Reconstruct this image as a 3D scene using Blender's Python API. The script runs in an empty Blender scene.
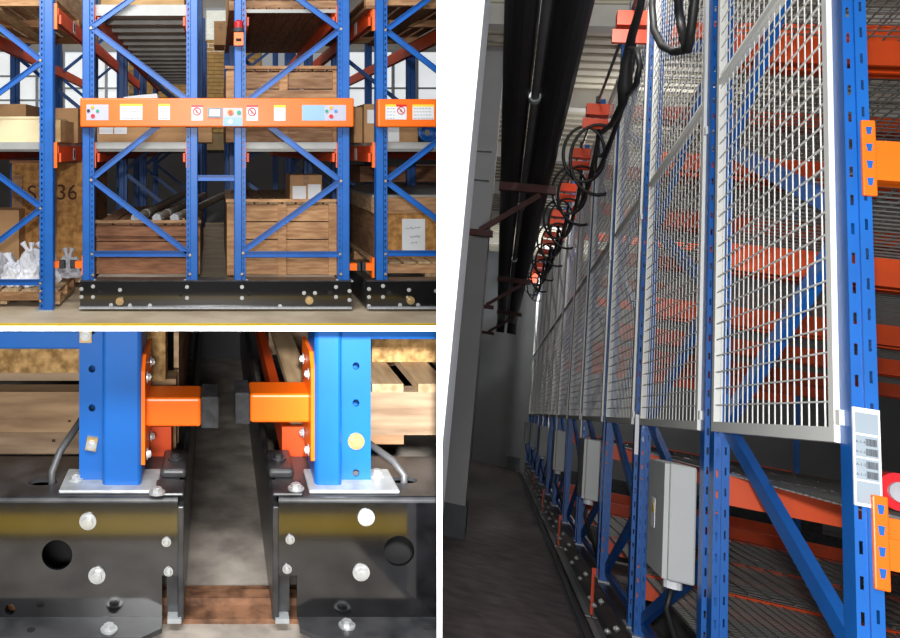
import bpy, bmesh, math, random
from mathutils import Matrix, Vector
random.seed(7)
SC = bpy.context.scene
COL = SC.collection
# ------------------------------------------------------------------ camera
PX, PY, F = 215.0, 150.0, 818.0
cam = bpy.data.cameras.new('camera')
cam.sensor_width = 36.0
cam.lens = F / 900 * 36
cam.shift_x = (450 - PX) / 900
cam.shift_y = -(319 - PY) / 900
cam.clip_start = 0.02
camo = bpy.data.objects.new('camera', cam)
camo.rotation_euler = (math.pi / 2, 0, 0)
COL.objects.link(camo)
SC.camera = camo
# ------------------------------------------------------------------ world, lamps, exposure
SC.view_settings.view_transform = 'Standard'
SC.view_settings.look = 'None'
SC.view_settings.gamma = 1
SC.view_settings.exposure = 0.0
w = bpy.data.worlds.new('world')
SC.world = w
w.use_nodes = True
w.node_tree.nodes['Background'].inputs[0].default_value = (0.93, 0.97, 1.0, 1)
w.node_tree.nodes['Background'].inputs[1].default_value = 0.30


def lamp(kind, name, loc, target, energy, size=1.0, size_y=None, col=(1, 1, 1), spot=None):
    l = bpy.data.lights.new(name, kind)
    l.energy = energy
    l.color = col
    if kind == 'AREA':
        l.size = size
        if size_y:
            l.shape = 'RECTANGLE'
            l.size_y = size_y
    else:
        l.shadow_soft_size = size
    if spot:
        l.spot_size = math.radians(spot)
        l.spot_blend = 0.5
    o = bpy.data.objects.new(name, l)
    COL.objects.link(o)
    o.location = loc
    d = Vector(target) - Vector(loc)
    o.rotation_euler = d.to_track_quat('-Z', 'Y').to_euler()
    return o


# added fills over the rack front and hall, and the flash beside the lens
lamp('AREA', 'hall_fill', (-0.9, 4.2, 2.1), (-0.5, 8.0, -0.3), 165, 3.2, 0.8)
lamp('SPOT', 'flash_lamp', (-0.12, 0.0, 0.55), (-0.35, 7.0, 0.1), 600, 0.06, spot=48)
lamp('AREA', 'hall_fill', (-0.6, 9.8, 3.3), (-0.6, 10.2, 0), 40, 2.5, 1.0)
lamp('AREA', 'hall_fill', (-0.6, 14.8, 3.3), (-0.6, 15, 0), 60, 3.0, 1.0)
# close bay: flash beside the lens, and an added fill over the floor line
lamp('AREA', 'bay_flash_fill', (-0.16, -0.35, 0.03), (-0.1, 1.15, -0.60), 31, 0.40, 0.10)
lamp('AREA', 'bay_flash_fill', (-0.05, 0.45, 0.60), (-0.05, 0.75, -0.7), 26, 0.9, 0.25)
# flash lamp of the corridor
lamp('SPOT', 'flash_lamp', (0.04, 0.05, 0.08), (1.55, 2.6, -0.35), 330, 0.03, spot=66)
# frame of the corridor: A_ runs along it, V_ is its upright, T_ points into the racks
A_ = Vector((280, 818, -262)).normalized()
V_ = Vector((555, 818, 3150))
V_ = (V_ - A_ * V_.dot(A_)).normalized()
T_ = A_.cross(V_)
for t_, a_, h_, e_ in ((0.55, 4.2, 3.25, 120), (1.7, 11.5, 3.4, 70), (1.1, 21.5, 3.3, 170)):
    lamp('POINT', 'corridor_fill', T_ * t_ + A_ * a_ + V_ * h_, (0, 0, 0), e_, 0.12)  # added fill points that brighten the roof, column and end wall

# ------------------------------------------------------------------ helpers


def lin(c):
    return tuple(((x / 255) / 12.92 if x <= 10 else ((x / 255 + 0.055) / 1.055) ** 2.4) for x in c)


MATS = {}


def M(name, rgb, rough=0.5, metal=0.0, var=0.08, scale=6.0, stretch=(1, 1, 1), bump=0.0, spec=0.5, rnd=0.0,
      rgb2=None, emit=0.0, coat=0.0, detail=4, contrast=(0.35, 0.65)):
    m = bpy.data.materials.new(name)
    m.use_nodes = True
    nt = m.node_tree
    b = nt.nodes['Principled BSDF']
    c = lin(rgb)
    c2 = lin(rgb2) if rgb2 else None
    b.inputs['Roughness'].default_value = rough
    b.inputs['Metallic'].default_value = metal
    b.inputs['Specular IOR Level'].default_value = spec
    b.inputs['Coat Weight'].default_value = coat
    b.inputs['Coat Roughness'].default_value = 0.06
    tc = nt.nodes.new('ShaderNodeTexCoord')
    mp = nt.nodes.new('ShaderNodeMapping')
    mp.inputs['Scale'].default_value = stretch
    nt.links.new(tc.outputs['Object'], mp.inputs['Vector'])
    nz = nt.nodes.new('ShaderNodeTexNoise')
    nz.inputs['Scale'].default_value = scale
    nz.inputs['Detail'].default_value = detail
    nt.links.new(mp.outputs[0], nz.inputs['Vector'])
    cr = nt.nodes.new('ShaderNodeValToRGB')
    cr.color_ramp.elements[0].position = contrast[0]
    cr.color_ramp.elements[1].position = contrast[1]
    lo = tuple(x * (1 - var) for x in c)
    hi = c2 if c2 else tuple(min(1, x * (1 + var)) for x in c)
    cr.color_ramp.elements[0].color = lo + (1,)
    cr.color_ramp.elements[1].color = hi + (1,)
    nt.links.new(nz.outputs['Fac'], cr.inputs['Fac'])
    out = cr.outputs['Color']
    if rnd:
        oi = nt.nodes.new('ShaderNodeObjectInfo')
        mr = nt.nodes.new('ShaderNodeMapRange')
        mr.inputs['To Min'].default_value = 1 - rnd
        mr.inputs['To Max'].default_value = 1 + rnd
        nt.links.new(oi.outputs['Random'], mr.inputs['Value'])
        hs = nt.nodes.new('ShaderNodeHueSaturation')
        nt.links.new(mr.outputs[0], hs.inputs['Value'])
        nt.links.new(out, hs.inputs['Color'])
        out = hs.outputs['Color']
        ad = nt.nodes.new('ShaderNodeVectorMath')
        ml = nt.nodes.new('ShaderNodeMath')
        ml.operation = 'MULTIPLY'
        ml.inputs[1].default_value = 37.0
        nt.links.new(oi.outputs['Random'], ml.inputs[0])
        nt.links.new(tc.outputs['Object'], ad.inputs[0])
        nt.links.new(ml.outputs[0], ad.inputs[1])
        nt.links.new(ad.outputs[0], mp.inputs['Vector'])
    nt.links.new(out, b.inputs['Base Color'])
    if bump:
        bp = nt.nodes.new('ShaderNodeBump')
        bp.inputs['Strength'].default_value = bump
        bp.inputs['Distance'].default_value = 0.01
        nt.links.new(nz.outputs['Fac'], bp.inputs['Height'])
        nt.links.new(bp.outputs[0], b.inputs['Normal'])
    if emit:
        b.inputs['Emission Color'].default_value = c + (1,)
        b.inputs['Emission Strength'].default_value = emit
    MATS[name] = m
    return m


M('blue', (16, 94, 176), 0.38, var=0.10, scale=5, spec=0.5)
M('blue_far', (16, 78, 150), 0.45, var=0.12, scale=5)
M('orange', (255, 112, 14), 0.36, var=0.05, scale=4)
M('orange_shaded', (222, 78, 22), 0.45, var=0.10, scale=5)  # the orange paint again, with shade put into the colour
M('black_paint', (14, 14, 16), 0.13, var=0.5, scale=28, spec=1.0, coat=0.5, detail=6)
M('floor_reflect_dark', (42, 40, 38), 0.7, var=0.2, scale=10)  # unseen floor, made darker than the concrete to dim its reflection
M('black_steel', (40, 41, 44), 0.32, var=0.3, scale=20, spec=0.6, rgb2=(62, 62, 64))
M('black_rubber', (46, 47, 50), 0.75, var=0.35, scale=60, bump=0.3)
M('dark', (14, 14, 15), 0.8, var=0.3)  # near-black that stands in for the shade inside openings
M('zinc', (188, 190, 190), 0.4, metal=0.5, var=0.12, scale=60)
M('zinc_plate', (176, 180, 182), 0.42, metal=0.35, var=0.16, scale=40)
M('brass_zinc', (196, 168, 120), 0.35, metal=0.6, var=0.1, scale=40)
M('white_paint', (238, 238, 232), 0.45, var=0.02)
M('wire_white', (244, 244, 238), 0.4, var=0.03)
M('wire_zinc', (122, 122, 118), 0.35, metal=0.5, var=0.1)
M('divider_white', (252, 252, 252), 0.9, var=0.0)
M('divider_grey', (70, 70, 72), 0.8, var=0.03)
M('floor_hall', (192, 172, 142), 0.6, var=0.16, scale=2.2, rgb2=(210, 194, 168), bump=0.05, detail=8)
M('floor_bay', (158, 148, 138), 0.6, var=0.3, scale=14, rgb2=(184, 174, 162), bump=0.3, detail=8)
M('floor_corridor', (104, 90, 92), 0.42, var=0.35, scale=6, rgb2=(124, 110, 110), detail=8, bump=0.1)
M('yellow_line', (250, 205, 10), 0.6, var=0.06, scale=20)
M('rust_rail', (98, 66, 46), 0.6, var=0.35, scale=30, rgb2=(150, 108, 80), bump=0.2)
for nm, c1, c2 in (('pine', (168, 120, 80), (194, 150, 106)), ('old_wood', (146, 106, 74), (174, 136, 100)),
                   ('red_wood', (122, 78, 52), (150, 102, 70)), ('grey_wood', (132, 106, 82), (166, 140, 112)),
                   ('close_wood', (140, 108, 76), (172, 140, 104))):
    M(nm, c1, 0.75, var=0.14, scale=5, stretch=(1.2, 8, 8), rgb2=c2, rnd=0.10, bump=0.15, detail=6)
M('wood_y', (160, 128, 92), 0.75, var=0.16, scale=5, stretch=(9, 1.1, 9), rgb2=(192, 162, 124), rnd=0.12, bump=0.15, detail=6)
M('dark_wood_y', (122, 84, 54), 0.8, var=0.2, scale=5, stretch=(9, 1.1, 9), rgb2=(150, 108, 72), rnd=0.15, detail=6)
M('rough_wood', (168, 126, 72), 0.9, var=0.4, scale=60, rgb2=(200, 160, 104), bump=0.6, detail=6)
M('osb', (168, 112, 52), 0.75, var=0.3, scale=16, rgb2=(196, 144, 78), detail=8, bump=0.1)
M('plywood', (190, 150, 96), 0.7, var=0.08, scale=3, stretch=(1, 6, 6), rgb2=(206, 170, 118))
M('cream', (232, 214, 170), 0.7, var=0.04)
M('cardboard', (172, 132, 90), 0.8, var=0.07, scale=5, rnd=0.08)
M('paper', (222, 224, 226), 0.7, var=0.02)
M('ink', (60, 60, 66), 0.7, var=0.1)
M('marker', (70, 40, 22), 0.8, var=0.1)
M('plastic_bag', (226, 228, 234), 0.35, var=0.06, scale=9)
M('plastic_grey', (170, 170, 176), 0.4, var=0.15, scale=9)
M('steel_deck', (150, 148, 142), 0.5, metal=0.3, var=0.12, scale=4)
M('deck_under', (168, 160, 146), 0.7, var=0.12, scale=4)
M('aluminium', (158, 158, 154), 0.5, metal=0.2, var=0.08)
M('pipe_steel', (150, 142, 126), 0.4, metal=0.5, var=0.25, scale=12)
M('sticker_lilac', (186, 186, 202), 0.4, var=0.02)
M('sticker_blue', (146, 184, 208), 0.4, var=0.02)
M('sticker_yellow', (250, 214, 60), 0.5, var=0.02)
M('red', (214, 30, 40), 0.35, var=0.05)
M('red_glass', (190, 40, 44), 0.2, var=0.1)
M('green', (20, 150, 110), 0.4, var=0.05)
M('button_yellow', (236, 170, 20), 0.4, var=0.05)
M('button_blue', (70, 140, 210), 0.4, var=0.05)
M('navy', (20, 30, 60), 0.4, var=0.05)
M('screen_grey', (74, 86, 94), 0.3, var=0.05)
M('screen', (150, 164, 168), 0.2, var=0.03)
M('text_grey', (120, 122, 130), 0.7, var=0.05)
M('brick', (206, 164, 100), 0.85, var=0.12, scale=10, rnd=0.10)
M('mortar', (176, 150, 110), 0.9, var=0.1)
M('wall_cream', (210, 206, 196), 0.8, var=0.04)
M('window_light', (244, 248, 250), 0.6, var=0.0, emit=0.65)
M('window_frame', (190, 194, 198), 0.5, metal=0.3, var=0.05)
M('sign_green', (30, 140, 80), 0.5, var=0.05)
M('sign_cloth', (176, 214, 190), 0.7, var=0.05)
M('corridor_white', (236, 238, 238), 0.7, var=0.02, scale=2)
M('corridor_grey', (176, 176, 178), 0.75, var=0.04, scale=2)
M('plinth', (84, 90, 94), 0.6, var=0.1)
M('wall_dark', (118, 120, 122), 0.8, var=0.05, scale=2)
M('roof', (206, 200, 182), 0.6, var=0.05, scale=3)
M('roof_beam', (206, 204, 196), 0.6, var=0.03)
M('pipe_black', (26, 25, 26), 0.55, var=0.3, scale=12)
M('conduit', (96, 96, 98), 0.45, metal=0.3, var=0.1)
M('rust_steel', (84, 44, 40), 0.6, var=0.2, scale=12)
M('cable', (34, 34, 34), 0.5, var=0.15)
M('carrier', (240, 76, 26), 0.4, var=0.08)
M('box_grey', (190, 192, 190), 0.5, var=0.03)
M('warn', (226, 190, 60), 0.5, var=0.05)
M('label_grey', (150, 162, 172), 0.4, var=0.04)
M('label_white', (240, 242, 246), 0.4, var=0.02)


class MB:
    """collects geometry for one mesh"""

    def __init__(self):
        self.v, self.f = [], []

    def add(self, vs, fs):
        o = len(self.v)
        self.v += [tuple(p) for p in vs]
        self.f += [tuple(i + o for i in q) for q in fs]
        return self

    def box(self, x0, x1, y0, y1, z0, z1):
        x0, x1 = min(x0, x1), max(x0, x1)
        y0, y1 = min(y0, y1), max(y0, y1)
        z0, z1 = min(z0, z1), max(z0, z1)
        vs = [(x0, y0, z0), (x1, y0, z0), (x1, y1, z0), (x0, y1, z0), (x0, y0, z1), (x1, y0, z1), (x1, y1, z1), (x0, y1, z1)]
        return self.add(vs, [(0, 3, 2, 1), (4, 5, 6, 7), (0, 1, 5, 4), (1, 2, 6, 5), (2, 3, 7, 6), (3, 0, 4, 7)])

    def quad(self, a, b, c, d):
        return self.add([a, b, c, d], [(0, 1, 2, 3)])

    def bar(self, p, q, w, h, up=(0, 0, 1)):
        """rectangular bar from p to q: w across, h along up"""
        p, q = Vector(p), Vector(q)
        d = (q - p).normalized()
        s = d.cross(Vector(up))
        if s.length < 1e-4:
            s = d.cross(Vector((0, 1, 0)))
        s.normalize()
        u = s.cross(d).normalized()
        vs = []
        for c in (p, q):
            for a, b in ((-1, -1), (1, -1), (1, 1), (-1, 1)):
                vs.append(c + s * (a * w / 2) + u * (b * h / 2))
        return self.add(vs, [(3, 2, 1, 0), (4, 5, 6, 7), (0, 1, 5, 4), (1, 2, 6, 5), (2, 3, 7, 6), (3, 0, 4, 7)])

    def cyl(self, p, q, r, n=12, r2=None, cap=True, ph=0.0):
        p, q = Vector(p), Vector(q)
        d = (q - p).normalized()
        s = d.orthogonal().normalized()
        u = d.cross(s)
        r2 = r if r2 is None else r2
        vs = []
        for c, rr in ((p, r), (q, r2)):
            for i in range(n):
                t = 2 * math.pi * i / n + ph
                vs.append(c + s * (rr * math.cos(t)) + u * (rr * math.sin(t)))
        fs = [(i, (i + 1) % n, n + (i + 1) % n, n + i) for i in range(n)]
        if cap:
            fs += [tuple(range(n))[::-1], tuple(range(n, 2 * n))]
        return self.add(vs, fs)

    def tube(self, pts, r, n=8):
        pts = [Vector(p) for p in pts]
        vs = []
        prev = None
        for i, p in enumerate(pts):
            d = (pts[min(i + 1, len(pts) - 1)] - pts[max(i - 1, 0)]).normalized()
            s = prev - d * prev.dot(d) if prev is not None else d.orthogonal()
            if s.length < 1e-5:
                s = d.orthogonal()
            s.normalize()
            prev = s
            u = d.cross(s)
            rr = r[i] if isinstance(r, (list, tuple)) else r
            for k in range(n):
                t = 2 * math.pi * k / n
                vs.append(p + s * (rr * math.cos(t)) + u * (rr * math.sin(t)))
        fs = []
        for i in range(len(pts) - 1):
            for k in range(n):
                fs.append((i * n + k, i * n + (k + 1) % n, (i + 1) * n + (k + 1) % n, (i + 1) * n + k))
        fs += [tuple(range(n))[::-1], tuple(range((len(pts) - 1) * n, len(pts) * n))]
        return self.add(vs, fs)

    def prism(self, poly, d):
        """poly: list of 3-D points, d: extrusion vector"""
        d = Vector(d)
        n = len(poly)
        vs = [Vector(p) for p in poly] + [Vector(p) + d for p in poly]
        fs = [tuple(range(n))[::-1], tuple(range(n, 2 * n))]
        fs += [(i, (i + 1) % n, n + (i + 1) % n, n + i) for i in range(n)]
        return self.add(vs, fs)

    def ladder(self, o, U, V, W, H, cols, pitch, hh, off=0.0):
        """a sheet with rows of rectangular holes"""
        o, U, V = Vector(o), Vector(U), Vector(V)

        def q(u0, u1, v0, v1):
            self.quad(o + U * u0 + V * v0, o + U * u1 + V * v0, o + U * u1 + V * v1, o + U * u0 + V * v1)
        z = 0.0
        y = off + (pitch - hh)
        while y + hh < H:
            q(0, W, z, y)
            e = 0.0
            for a, b in cols:
                q(e, a, y, y + hh)
                e = b
            q(e, W, y, y + hh)
            z = y + hh
            y += pitch
        q(0, W, z, H)
        return self

    def mesh(self, name, mat, smooth=False):
        me = bpy.data.meshes.new(name)
        me.from_pydata(self.v, [], self.f)
        bm = bmesh.new()
        bm.from_mesh(me)
        bmesh.ops.recalc_face_normals(bm, faces=bm.faces)
        bm.to_mesh(me)
        bm.free()
        me.materials.append(MATS[mat])
        if smooth:
            for p in me.polygons:
                p.use_smooth = True
        me.update()
        return me


ZONE = None       # which compartment is being built: 'A' rack front, 'B' close corner, 'C' corridor
ZONES = {}


def link(o, parent=None):
    COL.objects.link(o)
    if parent is not None:
        o.parent = parent
    ZONES[o.name] = ZONE
    return o


def obj(name, mb, mat, parent=None, loc=None, smooth=False):
    me = mb if isinstance(mb, bpy.types.Mesh) else mb.mesh(name, mat, smooth)
    o = bpy.data.objects.new(name, me)
    link(o, parent)
    if loc is not None:
        o.location = loc
    return o


def tag(o, label, cat=None, group=None):
    o['label'] = label
    if cat:
        o['category'] = cat
    if group:
        o['group'] = group
    return o


BASE = Matrix.Identity(4)


def thing(name, label, cat, loc=(0, 0, 0), group=None, rz=0.0):
    o = bpy.data.objects.new(name, None)
    o.empty_display_size = 0.05
    link(o)
    o.matrix_basis = BASE @ Matrix.Translation(loc) @ Matrix.Rotation(rz, 4, 'Z')
    return tag(o, label, cat, group)


def single(name, mb, mat, label, cat, group=None, smooth=False):
    o = obj(name, mb, mat, None, None, smooth)
    o.matrix_basis = BASE.copy()
    return tag(o, label, cat, group)


def struct(name, mb, mat, label=None):
    o = obj(name, mb, mat)
    o.matrix_basis = BASE.copy()
    o['kind'] = 'structure'
    if label:
        o['label'] = label
    return o


def bevel(o, wdt=0.003, seg=2):
    m = o.modifiers.new('bevel', 'BEVEL')
    m.width = wdt
    m.segments = seg
    m.limit_method = 'ANGLE'
    return o


def text_mesh(s, size, mat, thick=0.0005):
    cu = bpy.data.curves.new('lettering', 'FONT')
    cu.body = s
    cu.size = size
    cu.extrude = thick
    cu.align_x = 'CENTER'
    cu.align_y = 'CENTER'
    to = bpy.data.objects.new('lettering', cu)
    COL.objects.link(to)
    dg = bpy.context.evaluated_depsgraph_get()
    me = bpy.data.meshes.new_from_object(to.evaluated_get(dg))
    bpy.data.objects.remove(to)
    me.materials.clear()
    me.materials.append(MATS[mat])
    return me


def X(u, Y):
    return (u - PX) / F * Y


def Z(v, Y):
    return (PY - v) / F * Y


HEX = {}


def bolt_mesh(r, dirv, mat='zinc', wr=1.55, hl=0.7):
    """hexagon bolt head on a washer, head pointing along dirv"""
    k = (r, dirv, mat)
    if k not in HEX:
        d = Vector(dirv)
        mb = MB()
        mb.cyl(d * 0, d * (r * 0.28), r * wr, 16)
        mb.cyl(d * (r * 0.28), d * (r * 0.28 + r * hl), r * 1.0, 6)
        mb.cyl(d * (r * 0.28 + r * hl), d * (r * 0.3 + r * hl + r * 0.15), r * 0.62, 10)
        HEX[k] = mb.mesh('bolt', mat)
    return HEX[k]


def bolt(parent, loc, r, dirv=(0, -1, 0), mat='zinc'):
    return obj('bolt', bolt_mesh(r, dirv, mat), mat, parent, loc)


# ------------------------------------------------------------------ the shell: added partitions between the three bays, also keeping their light apart
DIV_U, SLAB_V = 439.5, 328.5
dk = (DIV_U - PX) / F                  # slope of the dividing wall in plan
sk = (SLAB_V - PY) / F                 # fall of the sloping slab
Y0D, Y1D = 1.235, 27.0
t2 = 5.0 / F * Y0D / 2
nd = Vector((1, -dk, 0)).normalized()
mb = MB()
mb.prism([Vector((dk * Y0D, Y0D, -0.75)) - nd * t2, Vector((dk * Y1D, Y1D, -16)) - nd * t2,
          Vector((dk * Y1D, Y1D, 7)) - nd * t2, Vector((dk * Y0D, Y0D, 0.6)) - nd * t2], nd * (2 * t2))
wd_ = struct('wall_divider', mb, 'divider_grey', 'thin added partition with a white front edge between the bays')
Ye = Y0D - 0.03
obj('edge_strip', MB().prism([Vector((dk * Ye, Ye, -0.75)) - nd * t2, Vector((dk * Y0D, Y0D, -0.75)) - nd * t2,
                              Vector((dk * Y0D, Y0D, 0.6)) - nd * t2, Vector((dk * Ye, Ye, 0.6)) - nd * t2], nd * (2 * t2)), 'divider_white', wd_)
mb = MB()
YS = 6.27
ns = Vector((0, sk, 1)).normalized()
xr0, xr1 = dk * Y0D - 2 * t2, dk * YS - 2 * t2
mb.prism([Vector((-0.6, Y0D, -sk * Y0D)) - ns * t2, Vector((xr0, Y0D, -sk * Y0D)) - ns * t2,
          Vector((xr1, YS, -sk * YS)) - ns * t2, Vector((-3.2, YS, -sk * YS)) - ns * t2], ns * (2 * t2))
ws_ = struct('wall_slab', mb, 'divider_grey', 'thin added sloping slab with a white front edge between the two rack bays')
obj('edge_strip', MB().prism([Vector((-0.6, Ye, -sk * Ye)) - ns * t2, Vector((xr0 + 0.01, Ye, -sk * Ye)) - ns * t2,
                              Vector((xr0 + 0.01, Y0D, -sk * Y0D)) - ns * t2, Vector((-0.6, Y0D, -sk * Y0D)) - ns * t2], ns * (2 * t2)), 'divider_white', ws_)

# ================================================================== A: rack front (upper bay)
ZONE = 'A'
YF = 7.0
ZF = Z(310.5, YF)          # floor level of the hall
YB = 17.6                  # back wall
mb = MB().box(-6.5, 5.2, YS, YB, ZF - 0.04, ZF)
struct('floor_hall', mb, 'floor_hall', 'beige concrete floor of the hall')
struct('trim_line', MB().box(-6.5, 5.0, 6.34, 6.475, ZF, ZF + 0.002), 'yellow_line', 'yellow line painted on the hall floor')
struct('ceiling_hall', MB().box(-6.5, 5.2, 8.3, YB, 3.6, 3.7), 'wall_cream')
struct('wall_left', MB().box(-6.5, -6.4, 8.0, YB, ZF, 3.6), 'wall_cream')
# back wall with window openings: piers and sill only
wb = struct('wall_back', MB().box(-6.5, 5.2, YB, YB + 0.1, 0.3, 0.55).box(-6.5, 5.2, YB, YB + 0.1, 2.1, 3.6), 'wall_cream')


struct('wall_dark_band', MB().box(-6.5, 5.2, YB, YB + 0.1, ZF, 0.3), 'divider_grey', 'dark band in place of black cupboards along the hall back wall')  # band added so the rack gap reads dark, standing for cupboards


def window(i, u0, u1, nx, ny, Y=YB - 0.02, z0=0.55, z1=2.1):
    x0, x1 = X(u0, YB), X(u1, YB)
    wn = struct('window_%d' % i, MB().box(x0, x1, Y + 0.02, Y + 0.06, z0, z1), 'window_light')
    fr = 0.05
    m = MB().box(x0, x1, Y - 0.06, Y + 0.02, z0 - fr, z0).box(x0, x1, Y - 0.06, Y + 0.02, z1, z1 + fr)
    for k in range(nx + 1):
        xx = x0 + (x1 - x0) * k / nx
        m.box(xx - 0.03, xx + 0.03, Y - 0.06, Y + 0.02, z0, z1)
    for k in range(1, ny):
        zz = z0 + (z1 - z0) * k / ny
        m.box(x0, x1, Y - 0.05, Y + 0.02, zz - 0.02, zz + 0.02)
    obj('window_frame', m, 'window_frame', wn)


window(1, -60, 62, 5, 3)
window(2, 64, 128, 3, 2)
window(3, 345, 440, 4, 2)
window(4, 205, 232, 1, 1, z0=1.6, z1=3.0)
# tan brick wall between the windows, brick by brick
bw = struct('wall_brick', MB().box(X(128, YB), X(262, YB), YB - 0.06, YB + 0.02, 0.0, 2.1), 'mortar', 'tan brick wall behind the racks')
bx0, bx1 = X(128, YB), X(262, YB)
bm_ = MB().box(0, 0.235, -0.02, 0.01, 0, 0.072).mesh('brick', 'brick')
nb = 0
for r in range(24):
    zz = 0.38 + r * 0.083
    xx = bx0 + 0.004 - (0.12 if r % 2 else 0)
    while xx < bx1 - 0.2:
        if xx > bx0 - 0.01 and nb < 298:
            obj('brick', bm_, 'brick', bw, (xx, YB - 0.07, zz))
            nb += 1
        xx += 0.247


def upright_mesh(h, inner, mat='blue', w=0.098, d=0.10, holes=True, pitch=0.05, hw=0.011, hh=0.022):
    """rack post: raised smooth face and a set-back perforated strip towards 'inner' (+1 right, -1 left); x centred, front y=0, base z=0"""
    s = inner
    wm, st, bk = w * 0.66, w * 0.34, 0.018
    mb = MB()
    x0 = -s * w / 2                      # outer edge
    x1 = x0 + s * wm                     # end of smooth face
    x2 = x0 + s * w                      # inner edge
    c = 0.006 * s

    def strip(pts):
        for (ax, ay), (bx_, by) in zip(pts[:-1], pts[1:]):
            mb.quad((ax, ay, 0), (bx_, by, 0), (bx_, by, h), (ax, ay, h))
    strip([(x0 + c, d), (x0, d), (x0, 0.006), (x0 + c, 0), (x1 - c, 0), (x1, 0.006), (x1, bk)])
    strip([(x2, bk), (x2, d), (x2 - 2 * c, d)])
    xa = min(x1, x2)
    cw = st / 2
    if holes:
        mb.ladder((xa, bk, 0), (1, 0, 0), (0, 0, 1), st, h, [(cw - hw / 2, cw + hw / 2)], pitch, hh)
    else:
        mb.quad((xa, bk, 0), (xa + st, bk, 0), (xa + st, bk, h), (xa, bk, h))
    # back sheet closes the section
    mb.quad((x0, d, 0), (x2, d, 0), (x2, d, h), (x0, d, h))
    return mb.mesh('upright', mat)


UPM = {}


def upright(parent, u, Y, z0, z1, inner, holes=True, mat='blue', w=0.098):
    k = (round(z1 - z0, 3), inner, holes, mat, w)
    if k not in UPM:
        UPM[k] = upright_mesh(z1 - z0, inner, mat, w, holes=holes)
    return obj('upright', UPM[k], mat, parent, (X(u, Y), Y, z0))


def brace(parent, u0, v0, u1, v1, Y, mat='blue', wd=0.045):
    p, q = Vector((X(u0, Y), Y + 0.03, Z(v0, Y))), Vector((X(u1, Y), Y + 0.03, Z(v1, Y)))
    d = (q - p).normalized()
    n = Vector((0, 1, 0)).cross(d).normalized()
    if n.z < 0:
        n = -n
    mb = MB()
    # small channel: web and two lips
    mb.bar(p, q, 0.004, wd, up=n)
    mb.bar(p + n * (wd / 2) + Vector((0, -0.012, 0)), q + n * (wd / 2) + Vector((0, -0.012, 0)), 0.026, 0.004, up=n)
    mb.bar(p - n * (wd / 2) + Vector((0, -0.012, 0)), q - n * (wd / 2) + Vector((0, -0.012, 0)), 0.026, 0.004, up=n)
    return obj('brace', mb, mat, parent)


ZT = 2.0
YU = 7.04


def beam_y(parent, x, y0, y1, z0, z1, side, mat='orange_shaded'):
    """shelf beam running back into the rack with its end plates; side = +1: flange towards +x"""
    mb = MB().box(x - 0.02, x + 0.02, y0, y1, z0, z1)
    mb.box(x - 0.02 + (0.02 if side > 0 else -0.02), x + 0.02 + (0.02 if side > 0 else -0.02), y0, y1, z0, z0 + (z1 - z0) * 0.55)
    b = obj('beam', mb, mat, parent)
    obj('beam_connector', MB().box(x - 0.013, x + 0.013, y0 - 0.045, y0, z0 - 0.05, z1 + 0.03), 'orange', b)
    return b


def deck(parent, x0, x1, y0, y1, z, n, mat='steel_deck'):
    """shelf of separate sheet panels lying on cross bars"""
    step = (y1 - y0) / n
    pm = MB().box(x0, x1, 0, step - 0.012, -0.018, 0.012).mesh('shelf_panel', 'deck_under')
    bm2 = MB().box(x0, x1, 0, 0.06, -0.07, -0.02).mesh('shelf_bar', mat)
    for k in range(n):
        obj('shelf_panel', pm, 'deck_under', parent, (0, y0 + k * step, z))
        obj('shelf_bar', bm2, mat, parent, (0, y0 + k * step, z))


def zigzag(parent, ul, ur, nodes, Y, mat='blue'):
    for (a, va), (b, vb) in zip(nodes[:-1], nodes[1:]):
        brace(parent, ul if a == 'l' else ur, va, ul if b == 'l' else ur, vb, Y, mat)


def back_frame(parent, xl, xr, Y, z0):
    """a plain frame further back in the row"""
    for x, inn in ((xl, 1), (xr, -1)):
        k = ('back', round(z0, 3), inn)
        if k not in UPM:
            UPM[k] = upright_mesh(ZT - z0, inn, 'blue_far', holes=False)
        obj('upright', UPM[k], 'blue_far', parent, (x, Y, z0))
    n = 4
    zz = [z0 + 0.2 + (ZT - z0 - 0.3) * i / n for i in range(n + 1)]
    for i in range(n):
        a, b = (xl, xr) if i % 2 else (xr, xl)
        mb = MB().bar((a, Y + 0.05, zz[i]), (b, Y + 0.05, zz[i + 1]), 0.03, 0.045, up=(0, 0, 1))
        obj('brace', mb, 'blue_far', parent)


def bumper(parent, u0, u1, v0, v1, Y, rubber_right):
    """stub tube with plate and rubber tip at a row's foot"""
    x0, x1, z0, z1 = X(u0, Y), X(u1, Y), Z(v1, Y), Z(v0, Y)
    b = obj('bumper', MB().box(x0, x1, Y, Y + 0.07, z0, z1), 'orange', parent)
    xp = x0 if rubber_right else x1
    obj('bumper_plate', MB().box(xp - 0.01, xp + 0.01, Y - 0.015, Y + 0.085, z0 - 0.06, z1 + 0.05), 'orange', b)
    xe = x1 if rubber_right else x0
    s = 0.045 if rubber_right else -0.045
    obj('rubber_tip', MB().box(xe, xe + s, Y + 0.004, Y + 0.066, z0 - 0.006, z1 + 0.006), 'black_rubber', b)


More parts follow.
